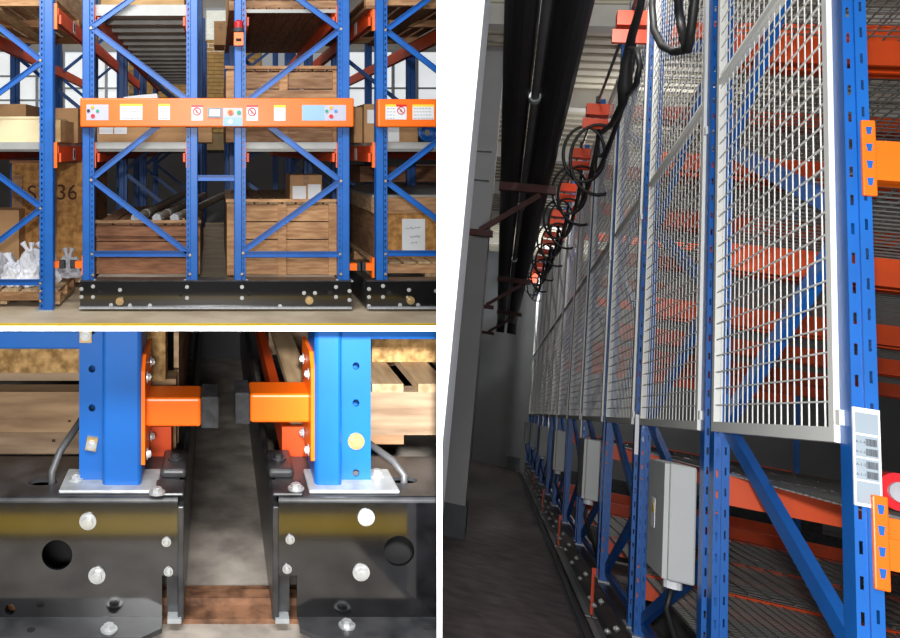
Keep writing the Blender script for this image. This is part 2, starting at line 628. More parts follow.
def rack_base(parent, u0, u1, depth, bolts, holes, nuts):
    """black chassis beam of a mobile rack"""
    x0, x1 = X(u0, YF), X(u1, YF)
    zt, zb = Z(281.5, YF), ZF + 0.025
    m = MB().box(x0, x1, YF, YF + 0.012, zb, zt)
    fb = obj('base_front', m, 'black_paint', parent)
    obj('base_top', MB().box(x0, x1, YF, YF + 0.2, zt, zt + 0.008), 'black_steel', parent)
    obj('base_flange', MB().box(x0, x1, YF - 0.05, YF, zb - 0.004, zb + 0.012), 'zinc_plate', parent)
    for xa in (x0, x1 - 0.012):
        obj('base_side', MB().box(xa, xa + 0.012, YF + 0.012, YF + depth, zb, zt), 'black_steel', parent)
    obj('base_rear', MB().box(x0, x1, YF + depth - 0.012, YF + depth, zb, zt), 'black_steel', parent)
    obj('wheel', MB().cyl((x0 + 0.3, YF + 0.25, ZF + 0.09), (x0 + 0.36, YF + 0.25, ZF + 0.09), 0.09, 18), 'black_steel', parent)
    obj('wheel', MB().cyl((x1 - 0.36, YF + 0.25, ZF + 0.09), (x1 - 0.3, YF + 0.25, ZF + 0.09), 0.09, 18), 'black_steel', parent)
    for u, v in bolts:
        bolt(parent, (X(u, YF), YF, Z(v, YF)), 0.011)
    for u, v in holes:
        obj('hole', MB().cyl((X(u, YF), YF - 0.0015, Z(v, YF)), (X(u, YF), YF + 0.0, Z(v, YF)), 0.022, 16), 'dark', parent)  # dark disc standing in for the shade inside a hole
    for u, v in nuts:
        obj('axle_end', MB().cyl((X(u, YF), YF - 0.03, Z(v, YF)), (X(u, YF), YF, Z(v, YF)), 0.034, 14).cyl((X(u, YF), YF - 0.05, Z(v, YF)), (X(u, YF), YF - 0.03, Z(v, YF)), 0.018, 10), 'brass_zinc', parent)
    return fb


def panel_box(parent, u0, u1, v0, v1):
    x0, x1, z0, z1 = X(u0, 6.93), X(u1, 6.93), Z(v1, 6.93), Z(v0, 6.93)
    p = obj('control_panel', MB().box(x0, x1, 6.93, 7.035, z0, z1), 'orange', parent)
    bevel(p, 0.012, 3)
    return p


YP = 6.928


def px_box(u0, u1, v0, v1, Ya, Yb):
    return MB().box(X(u0, YP), X(u1, YP), Ya, Yb, Z(v1, YP), Z(v0, YP))


def sticker(p, u0, u1, v0, v1, mat, head=None, lines=0, y=0.0):
    s = obj('sticker', px_box(u0, u1, v0, v1, YP - 0.002 - y, YP + 0.001), mat, p)
    # print on the sticker (flat)
    if head:
        m = px_box(u0, u1, v0, v0 + 2.2, YP - 0.003, YP - 0.002)
        h = obj('sticker_print', m, head, p)
    for k in range(lines):
        v = v0 + 4.2 + k * (v1 - v0 - 5.5) / max(1, lines - 1)
        m = MB()
        u = u0 + 1.2
        while u < u1 - 2.5:
            l = random.uniform(1.2, 2.8)
            m.add(*(lambda b: (b.v, b.f))(px_box(u, min(u + l, u1 - 1), v - 0.28, v + 0.28, YP - 0.003, YP - 0.002)))
            u += l + 0.9
        o = obj('sticker_print', m, 'text_grey', p)
        o['kind'] = 'stuff'
    return s


def disc(p, u, v, r_px, mat, depth=0.012, name='button'):
    r = r_px / F * YP
    return obj(name, MB().cyl((X(u, YP), YP - depth, Z(v, YP)), (X(u, YP), YP, Z(v, YP)), r, 16), mat, p)


def prohibition(p, u, v, r_px):
    r = r_px / F * YP
    c = Vector((X(u, YP), YP - 0.0035, Z(v, YP)))
    pts = [c + Vector((r * math.cos(t), 0, r * math.sin(t))) for t in [2 * math.pi * k / 20 for k in range(21)]]
    m = MB().tube(pts, r * 0.13, 6)
    m.bar(c + Vector((-r * 0.68, 0, r * 0.68)), c + Vector((r * 0.68, 0, -r * 0.68)), 0.002, r * 0.24)
    obj('prohibition_ring', m, 'red', p)
    m = MB().box(c.x - r * 0.12, c.x + r * 0.12, c.y + 0.0005, c.y + 0.001, c.z - r * 0.5, c.z + r * 0.45)
    m.box(c.x - r * 0.4, c.x + r * 0.1, c.y + 0.0005, c.y + 0.001, c.z - r * 0.1, c.z + r * 0.06)
    obj('prohibition_figure', m, 'ink', p)


ZL = Z(143.5, YU)      # middle shelf level
ZU = Z(5.0, YU)        # upper shelf level
YEND = 15.2
FR = (9.7, 12.4, 15.0)
# ---- central mobile rack: two rows on one chassis
R1 = thing('mobile_rack', 'blue and orange mobile rack with long orange control panel across two uprights', 'rack', (0, 0, 0), None)
rack_base(R1, 80, 351, 8.2,
          [(93, 286.5), (93, 297), (120, 290), (187, 287), (187, 298), (111, 305), (130, 305.5), (150, 305.5), (242, 287), (242, 298),
           (304, 293), (315, 293), (336, 287), (336, 297), (280, 306), (349.5, 291), (349.5, 300), (81.5, 289), (81.5, 297)],
          [(100, 292.5), (181, 294), (249, 293.5), (330, 293)], [(120, 301), (309, 300)])
ROWS1 = ((88, 192, 1), (240, 344, 2))
for ul, ur, row in ROWS1:
    for u, inn in ((ul, 1), (ur, -1)):
        upright(R1, u, YU, Z(281, YU), ZT, inn)
        obj('foot_plate', MB().box(X(u, YU) - 0.075, X(u, YU) + 0.075, YU - 0.025, YU + 0.12, Z(281.5, YU), Z(281.5, YU) + 0.012), 'zinc_plate', R1)
        bolt(R1, (X(u, YU) + 0.06 * inn, YU - 0.01, Z(281.5, YU) + 0.012), 0.01, (0, 0, 1))
    for Yb in FR:
        back_frame(R1, X(ul, YU), X(ur, YU), Yb, ZF + 0.2)
zigzag(R1, 91, 189, [('r', -42), ('l', 27), ('r', 101), ('l', 179), ('r', 254)], YU)
zigzag(R1, 242, 341, [('l', -42), ('r', 29), ('l', 105), ('r', 181), ('l', 252)], YU)
for a, b, v in ((93, 188, 254), (245, 339, 254.5), (196, 236, 178)):
    brace(R1, a, v, b, v, YU)
for u, v in ((91, 28), (91, 180), (190, 255), (341, 29), (341, 181), (243, 253), (92, 254), (340, 254), (93, 275), (190, 274), (242, 274), (341, 274)):
    bolt(R1, (X(u, YU), YU - 0.003, Z(v, YU)), 0.007, (0, -1, 0), 'brass_zinc')
for ul, ur, row in ROWS1:
    xl, xr = X(ul, YU), X(ur, YU)
    for zl in (ZL, ZU):
        beam_y(R1, xl + 0.042, YU + 0.12, YEND, zl - 0.16, zl - 0.02, 1)
        beam_y(R1, xr - 0.042, YU + 0.12, YEND, zl - 0.16, zl - 0.02, -1)
    xl2, xr2 = xl + 0.03, xr - 0.03
    deck(R1, xl2, xr2, YU + 0.14, YEND, ZL, 16)
    if row == 1:
        deck(R1, xl2, xr2, YU + 0.14, YEND, ZU, 16)
        obj('shelf_edge', MB().box(xl2, xr2, YU + 0.1, YU + 0.13, ZU - 0.075, ZU + 0.02), 'aluminium', R1)
    else:
        obj('shelf_edge', MB().box(xl2, xr2, YU + 0.1, YU + 0.13, ZU - 0.05, ZU - 0.02), 'aluminium', R1)
    obj('shelf_edge', MB().box(xl2, xr2, YU + 0.1, YU + 0.13, ZL - 0.045, ZL + 0.012), 'aluminium', R1)
    deck(R1, xl2, xr2, YU + 0.25, YEND, ZF + 0.22, 10)
bumper(R1, 75, 83, 261.5, 268, YU + 0.02, False)
bumper(R1, 348, 357, 263.5, 270.5, YU + 0.02, True)
P1 = panel_box(R1, 80, 354, 98, 127)
sticker(P1, 86.5, 108.5, 104.5, 120.2, 'sticker_lilac')
for u, v, m in ((92.5, 107.2, 'button_yellow'), (88.6, 110.8, 'navy'), (97.7, 111, 'green')):
    disc(P1, u, v, 1.6, m)
disc(P1, 93, 116, 2.1, 'red')
sticker(P1, 120, 142.5, 104, 119.8, 'paper', 'sticker_yellow', 4)
sticker(P1, 158.5, 170, 104, 119.8, 'paper', 'sticker_yellow', 4)
sticker(P1, 191.5, 203, 105, 120.6, 'paper', 'red')
prohibition(P1, 197, 111.5, 3.6)
obj('display_frame', px_box(207.5, 222, 107.8, 117.6, YP - 0.012, YP), 'screen_grey', P1)
obj('display_screen', px_box(210, 219.5, 109.6, 115.8, YP - 0.014, YP), 'screen', P1)
sticker(P1, 223, 242.5, 108, 117.4, 'sticker_lilac')
sticker(P1, 223, 242.5, 117.4, 126, 'sticker_blue')
disc(P1, 230.4, 112.4, 3.4, 'button_yellow', 0.006)
disc(P1, 230.4, 112.4, 2.2, 'red', 0.022)
disc(P1, 238.8, 112.6, 2.1, 'green')
disc(P1, 230.4, 121.7, 2.4, 'paper', 0.006)
sticker(P1, 246.5, 258, 105, 120.8, 'paper', 'red')
prohibition(P1, 252, 112, 3.7)
sticker(P1, 274, 285.5, 105.2, 120.8, 'paper', 'sticker_yellow')
sticker(P1, 302, 324.5, 105, 120.6, 'sticker_blue')
sticker(P1, 324.5, 346, 105, 120.6, 'sticker_lilac')
for u, v, m in ((331, 107.6, 'button_yellow'), (326.6, 111.2, 'green'), (335.6, 111.2, 'button_blue')):
    disc(P1, u, v, 1.6, m)
disc(P1, 331, 116.4, 2.1, 'red')
# beacon on the second upright of the pair
bc = obj('beacon', px_box(234, 243.5, 32, 45, YP + 0.02, YP + 0.11), 'orange', R1)
obj('beacon_hole_shade', px_box(236, 241.5, 38, 41, YP + 0.018, YP + 0.02), 'dark', bc)  # dark plate standing in for the shade of an opening
obj('beacon_collar', MB().cyl((X(238.7, 7), 7.0, Z(32, 7)), (X(238.7, 7), 7.0, Z(28, 7)), 0.045, 14), 'ink', bc)
obj('beacon_dome', MB().cyl((X(238.7, 7), 7.0, Z(28, 7)), (X(238.7, 7), 7.0, Z(22, 7)), 0.04, 14).cyl((X(238.7, 7), 7.0, Z(22, 7)), (X(238.7, 7), 7.0, Z(20, 7)), 0.04, 14, 0.018), 'red_glass', bc)

# ---- left fixed rack
R0 = thing('pallet_rack', 'blue fixed pallet rack standing on the floor over the white plastic bags', 'rack', (0, 0, 0))
upright(R0, 46, YU - 0.06, ZF, ZT, -1, w=0.12)
upright(R0, -62, YU - 0.06, ZF, ZT, 1, w=0.12)
obj('foot_plate', MB().box(X(46, YU) - 0.075, X(46, YU) + 0.075, YU - 0.09, YU + 0.1, ZF, ZF + 0.01), 'zinc_plate', R0)
zigzag(R0, -58, 42, [('r', -18 - 70), ('l', -18), ('r', 61), ('l', 134), ('r', 208), ('l', 284)], YU - 0.05)
brace(R0, -58, 282.5, 42, 282.5, YU - 0.05)
for v in (61, 208, 282.5, 290, 300):
    bolt(R0, (X(41.5, YU), YU - 0.05, Z(v, YU)), 0.007, (0, -1, 0), 'brass_zinc')
for Yb in FR:
    back_frame(R0, X(-62, YU), X(47, YU), Yb, ZF)
for zl in (ZL, ZU):
    for u, s in ((49, 1), (-62, 1)):
        b = beam_y(R0, X(u, YU) + 0.06 * s, YU + 0.02, YEND, zl - 0.16, zl - 0.02, s)
        if u == 49:
            obj('beam_sticker', MB().box(X(u, YU) + 0.101, X(u, YU) + 0.103, YU + 0.62, YU + 0.74, zl - 0.15, zl - 0.04), 'paper', b)
            obj('sticker_mark', MB().box(X(u, YU) + 0.103, X(u, YU) + 0.104, YU + 0.645, YU + 0.715, zl - 0.13, zl - 0.06), 'ink', b)
deck(R0, X(-60, YU), X(51, YU), YU + 0.03, YEND, ZL, 16)
obj('shelf_edge', MB().box(X(-60, YU), X(50, YU), YU, YU + 0.03, ZL - 0.05, ZL + 0.012), 'aluminium', R0)
bumper(R0, 50, 59, 261.5, 268, YU + 0.02, True)

# ---- right mobile rack
R2 = thing('mobile_rack', 'blue and orange mobile rack holding the crate with a white paper sheet', 'rack', (0, 0, 0))
rack_base(R2, 366.5, 520, 8.2, [(383, 286), (383, 297), (409, 290), (400, 305), (418, 305), (436, 291), (369, 289), (369, 297), (369, 306)],
          [(389, 293)], [(410, 300)])
for u, inn in ((382, 1), (486, -1)):
    upright(R2, u, YU, Z(281, YU), ZT, inn)
    obj('foot_plate', MB().box(X(u, YU) - 0.075, X(u, YU) + 0.075, YU - 0.025, YU + 0.12, Z(281.5, YU), Z(281.5, YU) + 0.012), 'zinc_plate', R2)
zigzag(R2, 386, 484, [('r', -42), ('l', 30), ('r', 106), ('l', 181), ('r', 254)], YU)
brace(R2, 388, 253.5, 484, 253.5, YU)
for v in (30, 181, 254, 274):
    bolt(R2, (X(385.5, YU), YU - 0.003, Z(v, YU)), 0.007, (0, -1, 0), 'brass_zinc')
for Yb in FR:
    back_frame(R2, X(382, YU), X(486, YU), Yb, ZF + 0.2)
for zl in (ZL, ZU):
    for u, s in ((382, -1), (486, -1)):
        b = beam_y(R2, X(u, YU) + 0.055 * s, YU + 0.12, YEND, zl - 0.16, zl - 0.02, s)
        if u == 382:
            obj('beam_sticker', MB().box(X(u, YU) - 0.098, X(u, YU) - 0.096, YU + 0.7, YU + 0.82, zl - 0.15, zl - 0.04), 'paper', b)
deck(R2, X(382, YU) - 0.03, X(486, YU), YU + 0.14, YEND, ZL, 16)
obj('shelf_edge', MB().box(X(382, YU) - 0.03, X(486, YU), YU + 0.1, YU + 0.13, ZL - 0.045, ZL + 0.012), 'aluminium', R2)
bumper(R2, 366, 373, 263.5, 270.5, YU + 0.02, False)
P2 = panel_box(R2, 378, 500, 99, 127)
sticker(P2, 385.5, 396, 104.5, 119.5, 'paper', 'sticker_yellow', 4)
sticker(P2, 396, 406.5, 104.5, 119.5, 'paper', 'red')
prohibition(P2, 401, 110.6, 3.6)
sticker(P2, 412.5, 434, 104.5, 119.5, 'paper', 'sticker_yellow', 4)


# ---- cargo
def plank_box(name, label, u0, u1, v0, v1, Y0_, depth, nf, mat, batten='pine', lid=True, cat='crate', group=None, battens=(0.0, 0.5, 1.0),
              rails=(), ytop='wood_y', top_n=9, side=True, zb=None):
    """wooden crate: front planks, battens, side planks, lid boards as separate pieces"""
    x0, x1 = X(u0, Y0_), X(u1, Y0_)
    z0, z1 = Z(v1, Y0_), Z(v0, Y0_)
    if zb is not None:
        z0 = zb
    t = thing(name, label, cat, ((x0 + x1) / 2, Y0_, z0), group)
    W, H = x1 - x0, z1 - z0
    th = 0.022
    ph = H / nf
    m = MB().box(-W / 2 + 0.02, W / 2 - 0.02, 0.004, th, 0.004, ph - 0.006).mesh('plank', mat)
    for k in range(nf):
        obj('plank', m, mat, t, (0, 0.02 + random.uniform(-0.002, 0.002), k * ph))
    bwid = 0.075
    for b in battens:
        xc = -W / 2 + bwid / 2 + b * (W - bwid)
        obj('batten', MB().box(xc - bwid / 2, xc + bwid / 2, 0, 0.024, 0, H), batten, t)
    for r in rails:
        obj('rail', MB().box(-W / 2, W / 2, -0.012, 0.0, r * H, r * H + 0.07), mat, t)
    if side:
        for s in (-1, 1):
            sm = MB().box(s * W / 2 - (0.02 if s > 0 else 0), s * W / 2 + (0.02 if s < 0 else 0), 0.03, depth, 0, ph - 0.006).mesh('side_plank', ytop)
            for k in range(nf):
                obj('side_plank', sm, ytop, t, (0, 0, k * ph))
    if lid:
        bw_ = W / top_n
        lm = MB().box(0, bw_ - 0.02, 0.0, depth, 0, 0.02).mesh('lid_board', ytop)
        for k in range(top_n):
            obj('lid_board', lm, ytop, t, (-W / 2 + k * bw_ + 0.01, 0, H))
        obj('lid_edge', MB().box(-W / 2 - 0.01, W / 2 + 0.01, -0.02, 0.03, H + 0.018, H + 0.045), batten, t)
    return t


def pallet(name, label, u0, u1, v_top, Y0_, depth, n_top=7, along='y', zt=None, group=None, mat='wood_y', fmat='pine', zb=None, hgt=0.125, nsk=3):
    x0, x1 = X(u0, Y0_), X(u1, Y0_)
    zt = Z(v_top, Y0_) if zt is None else zt
    t = thing(name, label, 'pallet', ((x0 + x1) / 2, Y0_, zt - hgt), group)
    W = x1 - x0
    bw_ = W / n_top
    m = MB().box(0, bw_ - 0.03, 0, depth, hgt - 0.02, hgt).mesh('deck_board', mat)
    for k in range(n_top):
        obj('deck_board', m, mat, t, (-W / 2 + k * bw_ + 0.015, 0, 0))
    m = MB().box(-W / 2, W / 2, 0, 0.09, hgt * 0.25, hgt - 0.022).mesh('stringer', fmat)
    for yy in (0.01, depth / 2 - 0.05, depth - 0.1):
        obj('stringer', m, fmat, t, (0, yy, 0))
    sw = 0.12 if nsk == 3 else W / nsk - 0.008
    m = MB().box(0, sw, 0, depth, 0, hgt * 0.25 - 0.002).mesh('skid', mat)
    for k in range(nsk):
        obj('skid', m, mat, t, (-W / 2 + k * (W - sw) / (nsk - 1), 0, 0))
    return t


ZD = ZF + 0.232           # deck of the mobile chassis
# row 1 (left half of central rack)
plank_box('wooden_crate', 'low reddish brown crate under three steel rods on the rack floor', 96, 200, 225, 278, 7.5, 2.2, 3, 'red_wood', 'old_wood',
          battens=(), rails=(0.78,), ytop='dark_wood_y', top_n=6, zb=ZD)
ztop = Z(225, 7.5) + 0.022
for i, (u0, v0, u1, v1, lab) in enumerate(((137, 220, 161, 188, 'steel rod with pale round end beside the white cardboard, left of three'),
                                          (158, 221, 186, 184, 'steel rod with squared wrapped end, middle of three on brown crate'),
                                          (176, 221, 196, 196, 'short steel rod end wrapped in tape on brown crate edge'))):
    r = 0.04
    a = Vector((X(u0, 7.56), 7.56, ztop + r))
    b = a + Vector((0.34 + 0.06 * i, 1.9, 0.10))
    t = thing('steel_rod', lab, 'rod', a)
    obj('rod_body', MB().cyl((0, 0, 0), b - a, r, 16), 'pipe_steel', t, smooth=False)
    d = (b - a).normalized()
    obj('rod_cap', MB().cyl(-d * 0.05, d * 0.06, r * 1.12, 6 if i else 16), 'zinc_plate', t)
    obj('rod_band', MB().cyl(d * 0.3, d * 0.34, r * 1.06, 16), 'plastic_grey', t)
plank_box('wood_block', 'small pale wooden block at the corner of the brown crate', 180, 187, 218, 226, 7.52, 0.2, 1, 'old_wood', battens=(), lid=False, side=False, cat='block', zb=ztop)


def carton(name, label, u0, u1, v0, v1, Y0_, depth, mat='cardboard', zb=None, papers=(), flap=False, cat='box', group=None, tape=True):
    x0, x1, z0, z1 = X(u0, Y0_), X(u1, Y0_), Z(v1, Y0_), Z(v0, Y0_)
    if zb is not None:
        z0 = zb
    t = thing(name, label, cat, ((x0 + x1) / 2, Y0_, z0), group)
    W, H = x1 - x0, z1 - z0
    b = obj('carton_body', MB().box(-W / 2, W / 2, 0, depth, 0, H - 0.004), mat, t)
    bevel(b, 0.004)
    for s in (0, 1):
        obj('flap', MB().box(-W / 2, W / 2, s * depth / 2 + 0.003, (s + 1) * depth / 2 - 0.003, H - 0.004, H), mat, t)
    if tape:
        obj('tape', MB().box(-0.025, 0.025, -0.001, 0.0, H * 0.6, H), 'old_wood', t)
    for a0, a1, b0, b1 in papers:
        obj('paper_label', MB().box(-W / 2 + a0 * W, -W / 2 + a1 * W, -0.003, -0.0005, b0 * H, b1 * H), 'paper', t)
    return t


carton('cardboard_box', 'flat open cardboard tray with white sheets under the orange control panel', 97, 212, 118, 143.5, 7.6, 1.2, zb=ZL + 0.014,
       papers=((0.02, 0.14, 0.35, 0.8), (0.15, 0.26, 0.35, 0.85)), tape=False)
single('paper_stack', MB().prism([(X(122, 7.6), 7.6, Z(98, 7.6) - 0.02), (X(158, 7.6), 7.6, Z(98, 7.6) - 0.02), (X(157, 7.6), 7.6, Z(93.5, 7.6)), (X(140, 7.6), 7.6, Z(95, 7.6)), (X(124, 7.6), 7.6, Z(97, 7.6))], (0, 0.3, 0)),
       'paper', 'white bundle of paper lying on the cardboard tray above the control panel', 'paper')
single('plywood_panel', MB().box(X(101, 7.5), X(184, 7.5), 7.5, 8.6, ZU + 0.014, ZU + 0.34), 'plywood',
       'pale plywood case standing on the upper grey shelf', 'case')
# row 2 (right half of central rack)
plank_box('wooden_crate', 'pale plank crate with centre batten carrying the cardboard box with papers', 227, 337, 204, 279, 7.45, 2.3, 4, 'pine', 'pine', zb=ZD,
          battens=(0.0, 0.5, 1.0), rails=(), ytop='wood_y', top_n=8)
carton('cardboard_box', 'small cardboard box with two white papers on the plank crate', 290, 322, 175, 203, 7.75, 0.5,
       zb=Z(204, 7.45) + 0.022, papers=((0.08, 0.5, 0.0, 0.55), (0.56, 0.96, 0.0, 0.62)))
plank_box('wooden_crate', 'plank crate with flat lid standing behind the orange control panel', 226, 341, 71, 142, 7.4, 2.2, 4, 'old_wood', 'pine', zb=ZL + 0.014,
          battens=(0.0, 0.5, 1.0), rails=(0.62,), ytop='dark_wood_y', top_n=8)
pallet('wooden_pallet', 'brown pallet seen from below under the upper plywood crate', 229, 342, 5, 7.25, 3.2, 9, zt=ZU + 0.10, mat='dark_wood_y', fmat='old_wood', hgt=0.11, nsk=9)
plank_box('wooden_crate', 'plywood crate on the upper pallet with only its lower edge in view', 230, 340, -60, 6, 7.3, 3.0, 1, 'plywood', 'plywood', zb=ZU + 0.105,
          battens=(), lid=False, ytop='plywood')
carton('cardboard_box', 'dark brown carton jutting into the gap beside the red beacon', 214, 227, 21, 45, 10.6, 0.6, zb=Z(45, 10.6))
# left rack cargo
osb = thing('wooden_crate', 'tall dark plywood crate lettered with a black marker number', 'crate', (X(49, 8.2), 8.2, ZF + 0.16))
x0, x1 = X(12, 8.2) - X(49, 8.2), X(86, 8.2) - X(49, 8.2)
H = Z(163, 8.2) - (ZF + 0.16)
obj('crate_panel', MB().box(x0, x1, 0, 0.03, 0, H), 'osb', osb)
obj('side_panel', MB().box(x0, x0 + 0.03, 0.03, 1.6, 0, H), 'osb', osb)
obj('side_panel', MB().box(x1 - 0.03, x1, 0.03, 1.6, 0, H), 'osb', osb)
obj('crate_lid', MB().box(x0 - 0.02, x1 + 0.02, -0.02, 1.6, H, H + 0.03), 'red_wood', osb)
obj('batten', MB().box(x0 + 0.02, x0 + 0.11, -0.022, 0, 0, H - 0.12), 'old_wood', osb)
obj('batten', MB().box(x1 - 0.09, x1, -0.022, 0, 0, H), 'osb', osb)
for s, u, v in (('S', 32, 194), ('-', 42, 195), ('36', 67, 193)):
    me = text_mesh(s, 0.22, 'marker')
    o = obj('lettering', me, 'marker', osb, (X(u, 8.2) - X(49, 8.2), -0.003, Z(v, 8.2) - (ZF + 0.16)))
    o.rotation_euler = (math.pi / 2, 0, 0)
pallet('wooden_pallet', 'pale pallet on the floor under the marked crate', 0, 92, 0, 8.1, 1.7, 7, zt=ZF + 0.155)
pallet('wooden_pallet', 'pale pallet on the floor under the white plastic bags', -60, 60, 0, 7.15, 0.8, 6, zt=ZF + 0.15)
carton('cardboard_box', 'small brown cardboard box beside the marked crate', -10, 19, 210, 258, 7.95, 0.4, zb=ZF + 0.155, tape=False)


def bag(name, label, u, v, r, Y, seed, mat='plastic_bag', sq=(1, 0.8, 0.9), zb=ZF + 0.152, knots=2, group=None):
    rnd = random.Random(seed)
    t = thing(name, label, 'bag', (X(u, Y), Y, zb), group)
    bm = bmesh.new()
    bmesh.ops.create_icosphere(bm, subdivisions=4, radius=1)
    from mathutils import noise
    for v_ in bm.verts:
        p = v_.co.copy()
        n = noise.noise(p * 1.7 + Vector((seed, 0, 0))) * 0.35 + abs(noise.noise(p * 4.2 + Vector((0, seed, 0)))) * 0.22
        p *= 0.85 + n
        p = Vector((p.x * r * sq[0], p.y * r * sq[1], p.z * r * sq[2]))
        if p.z < -r * 0.62:
            p.z = -r * 0.62
        v_.co = p + Vector((0, 0, r * 0.62))
    me = bpy.data.meshes.new('bag_body')
    bm.to_mesh(me)
    bm.free()
    me.materials.append(MATS[mat])
    obj('bag_body', me, mat, t)
    for k in range(knots):
        a = rnd.uniform(0, 6.28)
        h = r * 1.3 * sq[2]
        pts = [Vector((math.cos(a) * 0.02, 0, h)), Vector((math.cos(a) * 0.05, 0.0, h + 0.05)), Vector((math.cos(a) * 0.08, 0.01, h + 0.09))]
        obj('bag_handle', MB().tube(pts, [0.022, 0.016, 0.03], 7), mat, t)
    return t


bag('plastic_bag', 'bulging white plastic bag with handles beside the blue upright', 31, 0, 0.165, 7.42, 3, sq=(1.05, 0.9, 1.35))
bag('plastic_bag', 'low white plastic bag slumped against the taller bag', 14, 0, 0.13, 7.36, 9, sq=(1, 0.9, 1.15))
bag('plastic_bag', 'white plastic bag behind the fixed rack upright', 46, 0, 0.14, 7.55, 12, sq=(1, 0.8, 1.5))
bag('plastic_bag', 'translucent grey plastic bag hanging open between two orange bumpers', 68, 0, 0.11, 7.6, 21, 'plastic_grey', sq=(1.2, 0.8, 1.25), zb=ZF + 0.19)
bag('plastic_bag', 'grey plastic bundle leaning by the small brown box', 2, 0, 0.15, 7.6, 33, 'plastic_grey', sq=(1, 0.8, 1.2))
tc_ = thing('storage_case', 'long cream painted case on the middle shelf of the fixed rack', 'case', (X(10, 7.3), 7.3, ZL + 0.014))
x0, x1 = X(-60, 7.3) - X(10, 7.3), X(50, 7.3) - X(10, 7.3)
obj('case_body', MB().box(x0, x1, 0, 0.8, 0, Z(117, 7.3) - ZL - 0.03), 'cream', tc_)
obj('case_lid', MB().box(x0 - 0.01, x1 + 0.01, -0.012, 0.81, Z(117, 7.3) - ZL - 0.03, Z(117, 7.3) - ZL - 0.01), 'cream', tc_)
obj('side_batten', MB().box(x1, x1 + 0.09, 0.02, 0.7, 0, Z(118, 7.3) - ZL - 0.03), 'plywood', tc_)
carton('cardboard_box', 'brown cardboard box behind the cream case on the fixed rack', -20, 26, 104, 140, 8.6, 0.7, zb=ZL + 0.014, tape=False)
carton('cardboard_box', 'plain brown carton near the left end of the control panel', 55, 78, 108, 140, 8.3, 0.8, zb=ZL + 0.014, tape=False)
pallet('wooden_pallet', 'pale pallet on the upper beams of the fixed rack', -70, 55, 8, 7.1, 2.6, 8, zt=ZU + 0.1, mat='wood_y', fmat='pine', hgt=0.125)
plank_box('wooden_crate', 'pale plank crate on the upper pallet of the fixed rack', -66, 53, -70, 6, 7.14, 2.2, 3, 'pine', 'pine', zb=ZU + 0.102, battens=(), lid=False)
# right rack cargo
oc = thing('wooden_crate', 'chipboard crate with a white handwritten paper sheet on its front', 'crate', (X(430, 7.6), 7.6, Z(258, 7.6)))
W0, W1 = X(374, 7.6) - X(430, 7.6), X(490, 7.6) - X(430, 7.6)
H = Z(197, 7.6) - Z(258, 7.6)
obj('crate_panel', MB().box(W0, W1, 0, 0.03, 0, H), 'osb', oc)
obj('side_panel', MB().box(W0, W0 + 0.03, 0.03, 2.4, 0, H), 'dark_wood_y', oc)
obj('rail', MB().box(W0 - 0.02, W1, -0.022, 0, H - 0.15, H), 'pine', oc)
obj('side_rail', MB().box(W0 - 0.024, W0, 0.0, 2.4, H - 0.14, H), 'wood_y', oc)
obj('crate_lid', MB().box(W0 - 0.02, W1, -0.02, 2.4, H, H + 0.02), 'steel_deck', oc)
pp = obj('paper_sheet', MB().box(X(402.5, 7.58) - X(430, 7.6), X(425.5, 7.58) - X(430, 7.6), -0.004, -0.001, Z(251, 7.58) - Z(258, 7.6), Z(219, 7.58) - Z(258, 7.6)), 'paper', oc)
rr = random.Random(5)
for k, (va, ua, ub) in enumerate(((228, 406, 421), (237, 410, 421), (242.5, 411, 418))):
    pts = []
    u = ua
    while u < ub:
        pts.append(Vector((X(u, 7.58) - X(430, 7.6), -0.005, Z(va + rr.uniform(-1.3, 1.3), 7.58) - Z(258, 7.6))))
        u += 0.9
    obj('handwriting', MB().tube(pts, 0.0022, 4), 'ink', pp)
pallet('wooden_pallet', 'slatted pallet under the chipboard crate on the right mobile rack', 372, 492, 262, 7.34, 2.0, 8, zt=Z(258, 7.6) - 0.001, mat='wood_y', fmat='pine', zb=ZD, hgt=Z(258, 7.6) - ZD - 0.002)
carton('cardboard_box', 'tall brown cardboard box leaning beside the right control panel end', 354, 365.5, 107, 141, 7.9, 0.5, zb=ZL + 0.014, tape=False)
carton('cardboard_box', 'brown cardboard box with a white label behind the upright', 364, 380, 104, 141, 7.8, 0.5, zb=ZL + 0.014, papers=((0.2, 0.8, 0.5, 0.85),), tape=False)
carton('cardboard_box', 'brown cardboard box with white sheet below the control panel edge', 383, 402, 108, 142, 7.55, 0.5, zb=ZL + 0.014, papers=((0.25, 0.85, 0.02, 0.5),), tape=False)
carton('cardboard_box', 'plain brown cardboard box beside the blue coil', 402, 418, 108, 142, 7.55, 0.5, zb=ZL + 0.014, tape=False)
tr = thing('strap_coil', 'blue coil of strapping lying on the right shelf', 'coil', (X(428, 7.45), 7.45, ZL + 0.014))
for k, (r_, m_) in enumerate(((0.075, 'blue'), (0.058, 'blue_far'), (0.04, 'blue'))):
    pts = [Vector((r_ * math.cos(a), 0.012 * k, 0.09 + r_ * math.sin(a))) for a in [2 * math.pi * i / 20 for i in range(21)]]
    obj('coil_turn', MB().tube(pts, 0.013, 7), m_, tr)
pallet('wooden_pallet', 'dark pallet on the upper beams of the right mobile rack', 366, 492, 8, 7.1, 2.6, 8, zt=ZU + 0.1, mat='dark_wood_y', fmat='pine', hgt=0.12)
carton('cardboard_box', 'dark flat carton far back under the middle shelf on the right', 360, 470, 166, 182, 9.8, 1.0, zb=Z(182, 9.8) - 0.0, mat='red_wood', tape=False)

